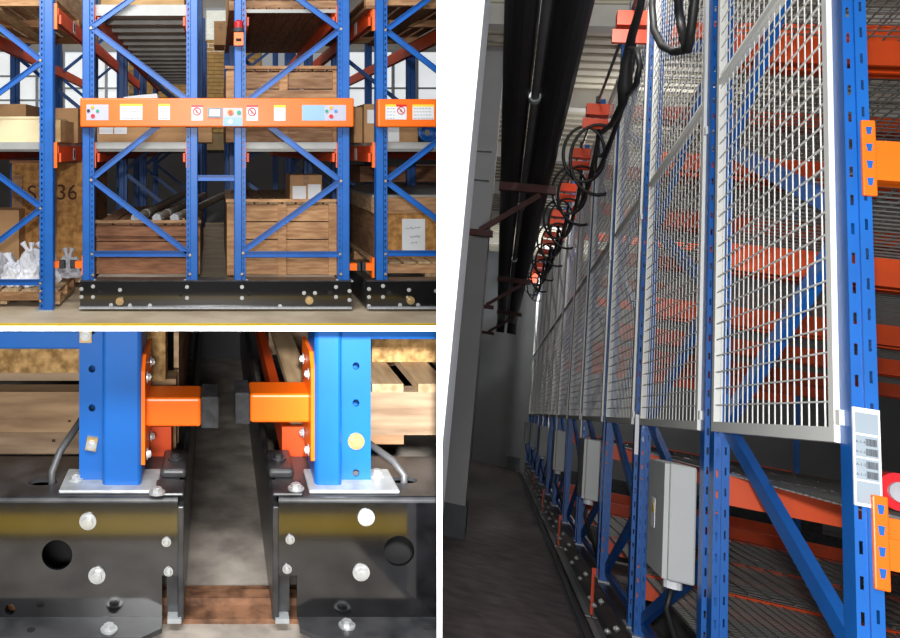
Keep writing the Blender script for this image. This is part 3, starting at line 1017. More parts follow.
# ================================================================== B: close rack corners (lower bay)
ZONE = 'B'
Yb = 1.30
ZBF = -0.765
struct('floor_front', MB().box(-1.2, 0.95, -0.4, 1.0, ZBF - 0.03, ZBF), 'floor_reflect_dark')  # unseen; darkened for its reflection in the black bases
struct('floor_bay', MB().box(-1.2, 0.95, 1.0, 3.45, ZBF - 0.03, ZBF), 'floor_bay', 'grey concrete floor of the close bay')
struct('trim_line_bay', MB().box(-1.2, 0.9, 0.885, 0.975, ZBF, ZBF + 0.002), 'yellow_line', 'yellow line painted on the close bay floor')
rl = thing('floor_rail', 'rusty steel guide rail set in the floor of the gap between two bases', 'rail', (0, 1.37, ZBF))
obj('rail_flange', MB().box(-1.2, 0.9, -0.05, -0.012, 0.0, 0.008), 'rust_rail', rl)
obj('rail_head', MB().box(-1.2, 0.9, -0.01, 0.018, 0.0, 0.02), 'rust_rail', rl)
obj('rail_web', MB().box(-1.2, 0.9, 0.02, 0.05, 0.0, 0.009), 'rust_rail', rl)


def BXp(u, Y=Yb):
    return X(u, Y)


def round_plate(mb, o, U, V, W, H, holes, N, th):
    """plate with round/elliptic holes cut out: sheet tessellated on a grid around each hole. holes: (u,v,ru,rv)"""
    o, U, V, N = Vector(o), Vector(U), Vector(V), Vector(N)
    us = sorted(set([0, W] + [h[0] - h[2] * 1.35 for h in holes] + [h[0] + h[2] * 1.35 for h in holes]))
    vs = sorted(set([0, H] + [h[1] - h[3] * 1.35 for h in holes] + [h[1] + h[3] * 1.35 for h in holes]))

    def P(u, v, n=0):
        return o + U * u + V * v + N * n
    for i in range(len(us) - 1):
        for j in range(len(vs) - 1):
            u0, u1, v0, v1 = us[i], us[i + 1], vs[j], vs[j + 1]
            cu, cv = (u0 + u1) / 2, (v0 + v1) / 2
            hit = None
            for h in holes:
                if abs(cu - h[0]) < h[2] * 1.35 and abs(cv - h[1]) < h[3] * 1.35:
                    hit = h
            if not hit:
                mb.quad(P(u0, v0), P(u1, v0), P(u1, v1), P(u0, v1))
    n = 24
    for h in holes:
        ring, sq, inn = [], [], []
        for k in range(n):
            a = 2 * math.pi * k / n
            c, s = math.cos(a), math.sin(a)
            ring.append(P(h[0] + h[2] * c, h[1] + h[3] * s))
            inn.append(P(h[0] + h[2] * c, h[1] + h[3] * s, th))
            m = 1 / max(abs(c), abs(s))
            sq.append(P(h[0] + h[2] * 1.35 * c * m, h[1] + h[3] * 1.35 * s * m))
        for k in range(n):
            l = (k + 1) % n
            mb.quad(ring[k], ring[l], sq[l], sq[k])
            mb.quad(ring[k], ring[l], inn[l], inn[k])
    return mb


def close_rack(side, label):
    """side -1: left rack (its end at px 184), +1: right rack (its end at px 273). built from the gap edge outwards"""
    s = side
    ue = 184 if s < 0 else 272.5
    xe = BXp(ue)
    zt = Z(503, Yb)
    zb = Z(617, Yb)
    t = thing('mobile_rack', label, 'rack', (xe, Yb, ZBF))

    def L(x, y, z):
        return (x - xe, y - Yb, z - ZBF)
    Wd = 0.62
    o = lambda x: x - xe
    # front plate with a big round hole and a small one; notch at the foot of the gap end
    e0 = 0.010                       # end plate thickness
    u_h, v_h = (57, 555) if s < 0 else (399, 551)
    hx = abs(BXp(u_h) - xe)
    hz = Z(v_h, Yb) - zb
    r = 0.0245
    hol = [(hx, hz, r, r * 0.98)]
    if s < 0:
        hol.append((abs(BXp(10) - xe), Z(609.5, Yb) - zb, 0.0085, 0.0085))
    nw = abs(BXp(162 if s < 0 else 297) - xe)     # notch width
    nh = Z(575.5, Yb) - zb
    m = MB()
    round_plate(m, L(xe + s * nw, Yb, zb), (s, 0, 0), (0, 0, 1), Wd - nw, zt - zb, [(a - nw, b, c, d) for a, b, c, d in hol], (0, 1, 0), 0.006)
    m.quad(L(xe + s * e0, Yb, zb + nh), L(xe + s * nw, Yb, zb + nh), L(xe + s * nw, Yb, zt), L(xe + s * e0, Yb, zt))
    m.quad(L(xe + s * nw, Yb, zb), L(xe + s * nw, Yb + 0.006, zb), L(xe + s * nw, Yb + 0.006, zb + nh), L(xe + s * nw, Yb, zb + nh))
    obj('base_front', m, 'black_paint', t)
    # rounded top edge, top plate with an oval hole
    m = MB()
    rc = 0.008
    for k in range(5):
        a0, a1 = math.pi / 2 * k / 5, math.pi / 2 * (k + 1) / 5
        y0_, z0_ = Yb + rc - rc * math.cos(a0), zt - rc + rc * math.sin(a0) + 0.008
        y1_, z1_ = Yb + rc - rc * math.cos(a1), zt - rc + rc * math.sin(a1) + 0.008
        m.quad(L(xe + s * e0, y0_, z0_), L(xe + s * Wd, y0_, z0_), L(xe + s * Wd, y1_, z1_), L(xe + s * e0, y1_, z1_))
    o1 = obj('base_edge', m, 'black_steel', t, smooth=True)
    zt2 = zt + 0.008
    ov = (43, 482) if s < 0 else (403, 480)
    Yh = abs(zt2) * F / (ov[1] - PY)
    hx = abs(X(ov[0], Yh) - xe)
    m = MB()
    round_plate(m, L(xe + s * e0, Yb + rc, zt2), (s, 0, 0), (0, 1, 0), Wd - e0, 0.16, [(hx - e0, Yh - Yb - rc, 0.024, 0.014)], (0, 0, -1), 0.006)
    obj('base_top', m, 'black_steel', t)
    obj('base_hole_shade', MB().box(*[o(xe + s * 0.02), o(xe + s * Wd)], 0.15, 0.16, zb - ZBF, zt - ZBF - 0.01), 'dark', t)  # dark sheet standing in for the shade behind the round hole
    obj('base_back', MB().box(*[o(xe + s * e0), o(xe + s * Wd)], 0.168, 0.176, zb - ZBF, zt2 - ZBF), 'black_steel', t)
    # end plate and corner cap
    m = MB().box(o(xe), o(xe + s * e0), -0.004, 2.0, Z(619, Yb) - ZBF, zt - ZBF - 0.004)
    bevel(obj('end_plate', m, 'black_steel', t), 0.002)
    m = MB().box(o(xe - s * 0.0), o(xe + s * 0.05), 0.004, 0.06, zt2 - ZBF, zt2 - ZBF + 0.006)
    bevel(obj('corner_cap', m, 'black_steel', t), 0.003)
    m = MB().box(o(xe - s * 0.001), o(xe + s * 0.042), 0.075, 0.17, zt2 - ZBF, zt2 - ZBF + 0.016)
    bevel(obj('end_block', m, 'black_steel', t), 0.006, 3)
    # foot bracket shining in the notch
    obj('wheel_guard', MB().box(o(xe + s * 0.006), o(xe + s * 0.028), 0.012, 0.03, Z(617, Yb) - ZBF, zb + nh - ZBF), 'black_steel', t)
    m = MB().box(o(xe + s * 0.004), o(xe + s * 0.026), -0.008, 0.02, Z(619, Yb) - ZBF - 0.003, Z(616, Yb) - ZBF)
    obj('wheel_bracket', m, 'zinc_plate', t)
    # flange with chamfered end
    xa = abs(BXp(163 if s < 0 else 298) - xe)
    m = MB().prism([L(xe + s * xa, Yb + 0.004, zb), L(xe + s * Wd, Yb + 0.004, zb), L(xe + s * Wd, Yb - 0.055, zb), L(xe + s * (xa + 0.03), Yb - 0.055, zb),
                    L(xe + s * xa, Yb - 0.03, zb)], (0, 0, -0.008))
    obj('base_flange', m, 'black_steel', t)
    ub = (109, 628) if s < 0 else (347, 624)
    Yv = abs(zb) * F / (ub[1] + 2 - PY)
    bolt(t, L(X(ub[0], Yv), Yv, zb), 0.0085, (0, 0, 1))
    uh = (31, 630) if s < 0 else (427, 628)
    Yv = abs(zb) * F / (uh[1] - PY)
    obj('hole', MB().cyl(L(X(uh[0], Yv), Yv, zb), L(X(uh[0], Yv), Yv, zb + 0.0008), 0.0065, 16), 'dark', t)  # dark disc in place of a shaded opening
    # bolts on the front
    big = ((88, 521), (97, 575)) if s < 0 else ((366, 517), (361, 572))
    for u, v in big:
        bolt(t, L(BXp(u), Yb, Z(v, Yb)), 0.0088)
    small = ((166.5, 541.5), (168.5, 571)) if s < 0 else ((290, 539), (287, 568.5))
    for u, v in small:
        o2 = obj('rivet', MB().cyl((0, 0, 0), (0, -0.003, 0), 0.0074, 16).cyl((0, -0.003, 0), (0, -0.006, 0), 0.0055, 16, 0.0035), 'zinc', t, L(BXp(u), Yb, Z(v, Yb)))
    # foot plate under the upright
    fp = ((60, 158) if s < 0 else (308, 398))
    yq0, yq1 = Yb + 0.014, Yb + 0.105
    m = MB().box(o(X(fp[0], 1.33)), o(X(fp[1], 1.33)), yq0 - Yb, yq1 - Yb, zt2 - ZBF, zt2 - ZBF + 0.006)
    bevel(obj('foot_plate', m, 'zinc_plate', t), 0.004, 3)
    for u, v, zz in (((76, 476, 0.006), (157, 490, 0.006)) if s < 0 else ((377, 472, 0.006), (296, 486, 0.006))):
        zb_ = zt2 + zz
        Yv = abs(zb_) * F / (v + 3 - PY)
        bolt(t, L(X(u, Yv), Yv, zb_), 0.0085, (0, 0, 1))
    bolt(t, L(xe + s * 0.02, Yb + 0.125, zt2 + 0.016), 0.008, (0, 0, 1), 'black_steel')
    # upright: raised smooth face, set-back strip with round holes
    Yu = 1.335
    h = 0.5
    z0 = zt2 + 0.006
    if s < 0:
        um0, um1, us0 = 102, 141, 79
    else:
        um0, um1, us0 = 342, 315, 371
    xm0, xm1, xs0 = X(um0, Yu), X(um1, Yu), X(us0, Yu + 0.02)
    bk, d = 0.022, 0.105
    m = MB()

    def strip(pts):
        for (ax, ay), (bx_, by) in zip(pts[:-1], pts[1:]):
            m.quad(L(ax, Yu + ay, z0), L(bx_, Yu + by, z0), L(bx_, Yu + by, z0 + h), L(ax, Yu + ay, z0 + h))
    c = 0.006 * s
    strip([(xm1, d), (xm1, 0.007), (xm1 + c * 0.5, 0.002), (xm1 + c, 0), (xm0 - c, 0), (xm0 - c * 0.4, 0.002), (xm0, 0.006), (xm0, bk)])
    strip([(xs0, bk), (xs0, bk + 0.03)])
    strip([(xm1, d), (xs0, d)])
    sw = abs(xs0 - xm0)
    hv = (369, 408, 443, 477) if s < 0 else (366, 403, 441, 473)
    hl = []
    for v in hv:
        hl.append((sw * 0.52, Z(v, Yu + bk) - z0, 0.0058, 0.0062))
    hl = [q for q in hl if q[1] > 0.01]
    hl += [(sw * 0.52, hl[0][1] + 0.0635 * k, 0.0058, 0.0062) for k in range(1, 4)]
    xq = min(xs0, xm0)
    round_plate(m, L(xq, Yu + bk, z0), (1, 0, 0), (0, 0, 1), sw, h, hl, (0, 1, 0), 0.004)
    obj('upright', m, 'blue', t)
    xh = xq + sw * 0.52
    if s < 0:
        nb_ = obj('square_nut', MB().box(-0.009, 0.009, -0.006, 0, -0.011, 0.011), 'brass_zinc', t, L(xh, Yu + bk, Z(443, Yu + bk)))
        nb_.rotation_euler = (0, 0.18, 0)
        bolt(t, L(xh, Yu + bk - 0.006, Z(444, Yu + bk)), 0.0055, (0, -1, 0))
        n2 = obj('square_nut', MB().box(-0.01, 0.01, -0.006, 0, -0.01, 0.01), 'brass_zinc', t, L(X(84, Yu), Yu + bk, Z(336, Yu + bk)))
        bolt(t, L(X(84, Yu), Yu + bk - 0.006, Z(335, Yu + bk)), 0.0055, (0, -1, 0))
    else:
        bolt(t, L(xh, Yu + bk, Z(441, Yu + bk)), 0.009, (0, -1, 0), 'brass_zinc')
    # horizontal brace at the top of the view
    if s < 0:
        m = MB().box(o(xs0 - 0.5), o(xs0 + 0.01), 0.06, 0.10, Z(348, 1.37) - ZBF, Z(325, 1.37) - ZBF)
    else:
        m = MB().box(o(xs0 - 0.01), o(xs0 + 0.5), 0.06, 0.10, Z(338, 1.37) - ZBF, Z(318, 1.37) - ZBF)
    bevel(obj('brace', m, 'blue', t), 0.004)
    # bumper: plate on the upright's side, square tube, rubber tip
    if s < 0:
        tu0, tu1, ru1, tv0, tv1, pv0, pv1 = 136, 201, 219, 398, 427, 353, 457
    else:
        tu0, tu1, ru1, tv0, tv1, pv0, pv1 = 317, 250, 235, 394, 423, 350, 453
    Yt = 1.375
    xp = xm1 - s * 0.0
    pz0, pz1 = Z(pv1, Yt), Z(pv0, Yt)
    pb = obj('bumper', MB().box(o(xp), o(X(tu1, Yt)), Yt - Yb, Yt - Yb + 0.075, Z(tv1, Yt) - ZBF, Z(tv0, Yt) - ZBF), 'orange', t)
    bevel(pb, 0.005, 3)
    m = MB().prism([L(xp, Yt - 0.035, pz0), L(xp, Yt + 0.1, pz0 - 0.0), L(xp, Yt + 0.1, pz1), L(xp, Yt - 0.01, pz1), L(xp, Yt - 0.035, pz1 - 0.022)], (-s * 0.006, 0, 0))
    obj('bumper_plate', m, 'orange', pb)
    m = MB().box(o(X(tu1, Yt)), o(X(ru1, Yt)), Yt - Yb - 0.002, Yt - Yb + 0.077, Z(tv1 + 1.5, Yt) - ZBF, Z(tv0 - 1.5, Yt) - ZBF)
    bevel(obj('rubber_tip', m, 'black_rubber', pb), 0.003)
    for dy, zz in ((-0.018, pz1 - 0.035), (0.06, pz1 - 0.03), (-0.018, pz0 + 0.012), (0.06, pz0 + 0.014)):
        obj('bolt', bolt_mesh(0.0062, (-s, 0, 0)), 'zinc', pb, L(xp - s * 0.008, Yt + dy, zz))
    # rear beam of the base seen below the cargo, orange
    m = MB().box(o(xe + s * 0.03), o(xe + s * 0.05), 0.19, 1.7, zt - ZBF, zt - ZBF + 0.05)
    m.box(o(xe + s * 0.03), o(xe + s * 0.075), 0.18, 0.19, zt - ZBF, zt - ZBF + 0.06)
    obj('lower_beam', m, 'orange_shaded', t)
    # inclined strut rod going into the oval hole
    if s < 0:
        p, q = (52, 479, Yh), (86, 413, 1.44)
    else:
        p, q = (404, 482, Yh), (364, 440, 1.44)
    pa = Vector(L(X(p[0], p[2]), p[2], Z(p[1], p[2]) - 0.03))
    pm = Vector(L(X(p[0], p[2]), p[2], Z(p[1], p[2]) + 0.012))
    qa = Vector(L(X(q[0], q[2]), q[2], Z(q[1], q[2])))
    obj('cable_hose', MB().tube([pa, pm, pm.lerp(qa, 0.3) + Vector((-s * -0.004, 0, 0.004)), qa], 0.0062, 10), 'conduit', t, smooth=True)
    return t


close_rack(-1, 'corner of a mobile rack with pale crate boards behind its blue upright')
close_rack(1, 'corner of a mobile rack with slatted pallet behind its blue upright')


def world_box_thing(t, name, mat, x0, x1, y0, y1, z0, z1):
    l = t.location
    return obj(name, MB().box(x0 - l.x, x1 - l.x, y0 - l.y, y1 - l.y, z0 - l.z, z1 - l.z), mat, t)


# crate behind the left upright: every board its own piece
Yc = 1.56
zc0 = Z(456, Yc)
t = thing('wooden_crate', 'rough timber crate of stacked horizontal boards behind the left upright', 'crate', (X(60, Yc), Yc, zc0))
for v0, v1, yy, mt in ((392, 432.5, 0.0, 'close_wood'), (433.5, 455, 0.004, 'grey_wood'), (370.5, 391, 0.07, 'grey_wood'), (333, 370, -0.02, 'rough_wood')):  # the set-back board's grey stands in for its shadow
    world_box_thing(t, 'plank', mt, X(-20, Yc), X(118, Yc), Yc + yy, Yc + yy + 0.05, Z(v1, Yc), Z(v0, Yc))
world_box_thing(t, 'post', 'rough_wood', X(138, Yc), X(166, Yc), Yc - 0.02, Yc + 0.05, Z(378, Yc), Z(322, Yc))
world_box_thing(t, 'post', 'close_wood', X(150, Yc), X(176, Yc), Yc + 0.0, Yc + 0.06, Z(458, Yc), Z(379, Yc))
for k in range(4):
    world_box_thing(t, 'side_plank', 'wood_y', X(172, Yc), X(177, Yc), Yc + 0.07, Yc + 1.5, zc0 + k * 0.075, zc0 + k * 0.075 + 0.07)
world_box_thing(t, 'skid', 'old_wood', X(-20, Yc), X(170, Yc), Yc + 0.06, Yc + 0.2, zc0, zc0 + 0.03)
for v in (420, 440):
    world_box_thing(t, 'knot', 'marker', X(52 if v == 440 else 68, Yc), X(55 if v == 440 else 71, Yc), Yc - 0.0006, Yc + 0.004, Z(v + 2, Yc), Z(v, Yc))
# pallet behind the right upright
Yc = 1.53
zp0, zp1 = Z(435, Yc), Z(392, Yc)
t = thing('wooden_pallet', 'weathered slatted pallet behind the right upright', 'pallet', (X(380, Yc), Yc, zp0 - 0.02))
world_box_thing(t, 'stringer', 'grey_wood', X(290, Yc), X(470, Yc), Yc, Yc + 0.04, zp0, zp1)
world_box_thing(t, 'stringer', 'grey_wood', X(290, Yc), X(470, Yc), Yc + 0.6, Yc + 0.64, zp0, zp1)
world_box_thing(t, 'skid', 'old_wood', X(340, Yc), X(404, Yc), Yc + 0.002, Yc + 0.9, zp0 - 0.018, zp0)
sl = [(288, 312, 'wood_y'), (372, 403, 'wood_y'), (418, 448, 'wood_y'), (462, 500, 'wood_y')]
for a, b, mt in sl:
    world_box_thing(t, 'slat', mt, X(a, Yc), X(b, Yc), Yc - 0.003, Yc + 0.95, zp1, zp1 + 0.016)
world_box_thing(t, 'under_slat', 'dark_wood_y', X(320, Yc), X(470, Yc), Yc + 0.3, Yc + 0.36, zp1 - 0.03, zp1 - 0.002)
Yd = 1.68
t = thing('timber_beam', 'rough timber resting across the slatted pallet at the top edge', 'timber', (X(420, Yd), Yd, zp1 + 0.016))
world_box_thing(t, 'timber_body', 'rough_wood', X(372, Yd), X(520, Yd), Yd, Yd + 0.08, zp1 + 0.017, zp1 + 0.10)
world_box_thing(t, 'timber_side', 'grey_wood', X(372, Yd) + 0.02, X(520, Yd), Yd + 0.08, Yd + 0.11, zp1 + 0.017, zp1 + 0.09)
struct('wall_bay_back', MB().box(-1.6, 0.95, 3.0, 3.05, ZBF, -0.5), 'divider_grey')
struct('wall_bay_left', MB().box(-1.25, -1.2, 1.0, 3.4, ZBF, -0.25), 'wall_dark')

# ================================================================== C: corridor beside the mobile racks (right bay)
ZONE = 'C'
BASE = Matrix(((T_.x, A_.x, V_.x, 0), (T_.y, A_.y, V_.y, 0), (T_.z, A_.z, V_.z, 0), (0, 0, 0, 1)))
BI = BASE.inverted()


def ray3(u, v):
    return (BI.to_3x3() @ Vector(((u - PX) / F, 1, (PY - v) / F)))


def on_t(u, v, t0):
    r = ray3(u, v)
    return r * (t0 / r.x)


T0 = 0.8
HF = -1.36
AEND = 24.7
HR = 4.4
struct('floor_corridor', MB().box(-4.0, 12, 0.6, AEND, HF - 0.05, HF), 'floor_corridor', 'dark polished floor of the corridor')
struct('wall_end', MB().box(-4.0, 12, AEND, AEND + 0.1, HF, HR), 'wall_dark', 'grey end wall of the corridor')
struct('wall_right', MB().box(11.9, 12, 0.6, AEND, HF, HR), 'wall_dark')
cl = struct('ceiling_corridor', MB().box(-4.0, 12, 1.0, AEND, HR, HR + 0.1), 'roof', 'grey sheet roof of the corridor')
rb = MB().box(-1.2, 3.0, 0, 0.05, -0.03, 0).mesh('roof_rib', 'roof')
for k in range(90):
    obj('roof_rib', rb, 'roof', cl, (0, 3.0 + k * 0.24, HR))
pm_ = MB().box(-1.5, 8, 0, 0.16, -0.28, -0.03).mesh('purlin', 'roof_beam')
for a in (8.8, 11.4, 14.0, 16.6, 19.2, 21.8):
    obj('purlin', pm_, 'roof_beam', cl, (0, a, HR))
# columns
st = struct('wall_pier', MB().box(-2.5, -0.052 * 2.4, 2.4, 2.8, HF, HR), 'corridor_white', 'bright white pier at the corridor mouth')
wg = struct('wall_column', MB().box(-2.5, -0.0225 * 10.0, 10.0, 10.6, HF + 0.32, HR), 'corridor_grey', 'pale grey wall pier standing on a dark plinth')
obj('plinth', MB().box(-2.5, -0.0205 * 10.0, 9.95, 10.65, HF, HF + 0.33), 'plinth', wg)
for hh in (2.62, 2.98):
    obj('pier_band', MB().box(-2.5, -0.0225 * 10.0 - 0.05, 9.93, 10.0, hh, hh + 0.07), 'corridor_grey', wg)
struct('wall_corridor', MB().box(-0.60, -0.5, 10.6, AEND, HF, HR), 'wall_dark', 'grey side wall of the corridor')
# a small foot of an item at the end wall
kb = thing('kick_box', 'small dark box standing by the end wall at the last rack', 'box', (0.55, 24.2, HF))
obj('box_body', MB().box(-0.16, 0.16, -0.12, 0.12, 0, 0.3), 'plinth', kb)
obj('box_lid', MB().box(-0.17, 0.17, -0.13, 0.13, 0.3, 0.33), 'conduit', kb)


# hanging pipes
def pipe(name, label, t, h, r, a0, a1, mat, cat='pipe'):
    p = thing(name, label, cat, (t, a0, h))
    pts = [(0, 0, 0), (0, a1 - a0 - r * 1.5, 0)]
    obj('pipe_run', MB().cyl(pts[0], pts[1], r, 20), mat, p, smooth=False)
    return p


HP = 2.30
p = pipe('duct_pipe', 'thick black pipe hanging nearest the pale grey pier', -0.03, HP, 0.10, 2.5, 22.6, 'pipe_black')
obj('pipe_end', MB().tube([(0, 19.9, 0), (0, 20.05, -0.03), (0, 20.16, -0.12), (0, 20.18, -0.32)], 0.10, 18), 'pipe_black', p, smooth=True)
p = pipe('duct_pipe', 'thick black pipe hanging nearest the roof opening beside the racks', 0.24, HP, 0.11, 2.5, 22.6, 'pipe_black')
obj('pipe_end', MB().tube([(0, 19.9, 0), (0, 20.05, -0.03), (0, 20.16, -0.12), (0, 20.18, -0.32)], 0.11, 18), 'pipe_black', p, smooth=True)
p = pipe('conduit_pipe', 'slim grey conduit running between the two black pipes', 0.10, HP - 0.06, 0.028, 2.5, 22.0, 'conduit')
for a in (6.0, 9.5, 13):
    obj('pipe_collar', MB().cyl((0, a - 2.5, 0), (0, a - 2.44, 0), 0.042, 14), 'zinc_plate', p)
for k, (a, lb) in enumerate(((8.3, 'rusty steel bracket under the black pipes, nearest the corridor mouth'), (14.5, 'rusty steel bracket under the black pipes, second along the run'), (19.5, 'rusty steel bracket under the black pipes near the end wall'))):
    b = thing('pipe_bracket', lb, 'bracket', (0.15, a, HP - 0.2))
    obj('bracket_bar', MB().box(-0.28, 0.24, -0.03, 0.03, -0.0, 0.08), 'rust_steel', b)
    obj('bracket_strut', MB().bar((-0.42, 0.0, -0.42), (0.1, 0, -0.02), 0.05, 0.05, up=(0, 1, 0)), 'rust_steel', b)
    obj('bracket_foot', MB().box(-0.7, -0.30, -0.03, 0.03, -0.48, -0.42), 'rust_steel', b)

# rows of racks
U_ = [(3.13, 4.75), (5.02, 6.93), (7.27, 8.95), (9.25, 11.25)]
while U_[-1][1] < 27.5:
    s0 = U_[-1][1] + 0.32
    U_.append((s0, s0 + (1.72 if len(U_) % 2 == 0 else 1.95)))
ROWS = [(a * T0, b * T0) for a, b in U_]
HPB = 0.07             # lower edge of the mesh panels
HPT = 3.0             # top of the mesh panels
HB = -1.05             # top of the chassis
LV = (-0.80, -0.135, 0.775, 1.70, 2.6)      # shelf levels (beam centre)
PC = {}


def post_mesh(h, slots):
    """post seen from the corridor: side facing the corridor mouth has two rows of slots"""
    k = ('post', round(h, 3), slots)
    if k in PC:
        return PC[k]
    w_, d_ = 0.050, 0.075        # w along t, d along a
    mb = MB()
    ch = 0.012
    if slots:
        mb.ladder((0.0, 0, 0), (1, 0, 0), (0, 0, 1), w_ * 0.48, h, [(0.008, 0.015)], 0.075, 0.028)
        mb.ladder((w_ * 0.48, -0.010, 0), (1, 0, 0), (0, 0, 1), w_ * 0.52, h, [(0.010, 0.016)], 0.075, 0.028, 0.012)
        mb.quad((w_ * 0.48, 0, 0), (w_ * 0.48, -0.010, 0), (w_ * 0.48, -0.010, h), (w_ * 0.48, 0, h))
        mb.quad((w_, -0.010, 0), (w_, d_, 0), (w_, d_, h), (w_, -0.010, h))
        mb.quad((0, 0, 0), (0, d_, 0), (0, d_, h), (0, 0, h))
        mb.quad((0, d_, 0), (0.008, d_, 0), (0.008, d_, h), (0, d_, h))
        mb.quad((w_ - 0.008, d_, 0), (w_, d_, 0), (w_, d_, h), (w_ - 0.008, d_, h))
    else:
        mb.box(0, w_, 0, d_, 0, h)
    PC[k] = mb.mesh('upright', 'blue')
    return PC[k]


def mesh_panel(parent, a0, a1, h0, h1, fine):
    a0, a1 = a0 + 0.003, a1 - 0.022
    """white framed wire mesh panel hung in front of the posts"""
    fw = 0.036
    tt = T0 - 0.012
    mb = MB()
    mb.box(tt, tt + 0.03, a0, a0 + fw, h0, h1).box(tt, tt + 0.03, a1 - fw, a1, h0, h1)
    mb.box(tt, tt + 0.03, a0 + fw, a1 - fw, h0, h0 + fw).box(tt, tt + 0.03, a0 + fw, a1 - fw, h1 - fw, h1)
    p = obj('mesh_panel', mb, 'white_paint', parent)
    hm = 1.49
    obj('panel_rail', MB().box(tt, tt + 0.03, a0 + fw, a1 - fw, hm, hm + 0.028), 'white_paint', p)
    m = MB()
    nv = 20 if fine else 18
    r = 0.0020
    for k in range(1, nv):
        a = a0 + fw + (a1 - a0 - 2 * fw) * k / nv
        m.box(tt + 0.01, tt + 0.01 + 1.5 * r, a - r, a + r, h0 + fw, h1 - fw)
    nh = int((h1 - h0 - 2 * fw) / 0.062)
    for k in range(1, nh):
        h = h0 + fw + (h1 - h0 - 2 * fw) * k / nh
        m.box(tt + 0.004, tt + 0.004 + 2 * r, a0 + fw, a1 - fw, h - r, h + r)
    o = obj('wire_mesh', m, 'wire_white', p)
    o['kind'] = 'stuff'
    for hh in (h0 + 0.06, h0 + 1.3):
        obj('panel_clip', MB().box(tt + 0.002, T0 + 0.012, a0 - 0.03, a0 + 0.002, hh - 0.018, hh + 0.018), 'white_paint', p)
    return p


def beam_t(parent, a, h, t0, t1, conn=True, face=-1):
    mb = MB().box(t0, t1, a - 0.022, a + 0.022, h - 0.055, h + 0.055)
    mb.box(t0, t1, a - 0.022 + face * 0.018, a + 0.022 + face * 0.018, h - 0.055, h + 0.012)
    b = obj('beam', mb, 'orange' if conn == 2 else 'orange_shaded', parent)  # beams beyond the first row get the orange with painted-in shade
    if conn:
        c = obj('beam_connector', MB().box(t0 - 0.03, t0 + 0.0, a - 0.05, a - 0.036, h - 0.10, h + 0.10), 'orange', parent)
        for dz in (-0.065, -0.02, 0.025, 0.07) if conn == 2 else ():
            obj('connector_hook', MB().prism([(t0 - 0.022, a - 0.051, h + dz + 0.011), (t0 - 0.008, a - 0.051, h + dz + 0.011), (t0 - 0.011, a - 0.051, h + dz - 0.009), (t0 - 0.019, a - 0.051, h + dz - 0.009)], (0, 0.001, 0)), 'blue', c)
        bevel(c, 0.003)
    return b


DECK = {}


def wire_deck(parent, a0, a1, h, t0, t1, fine):
    m = MB()
    st = 0.055 if fine else 0.11
    r = 0.0028 if fine else 0.0045
    n = int((t1 - t0) / st)
    for k in range(n + 1):
        t = t0 + (t1 - t0) * k / n
        m.box(t - r, t + r, a0, a1, h, h + 2 * r)
    n = int((a1 - a0) / st)
    for k in range(n + 1):
        a = a0 + (a1 - a0) * k / n
        m.box(t0, t1, a - r, a + r, h - 2 * r, h)
    o = obj('wire_deck', m, 'wire_zinc', parent)
    o['kind'] = 'stuff'
    return o


NR = len(ROWS)
TBAY = 2.7
units = []
ordn = ['at the open corridor mouth, with a barcode plate', 'second from the corridor mouth, big grey cabinet',
        'third from the corridor mouth', 'fourth from the corridor mouth', 'fifth from the corridor mouth', 'sixth from the corridor mouth', 'seventh from the corridor mouth', 'against the end wall', 'last']
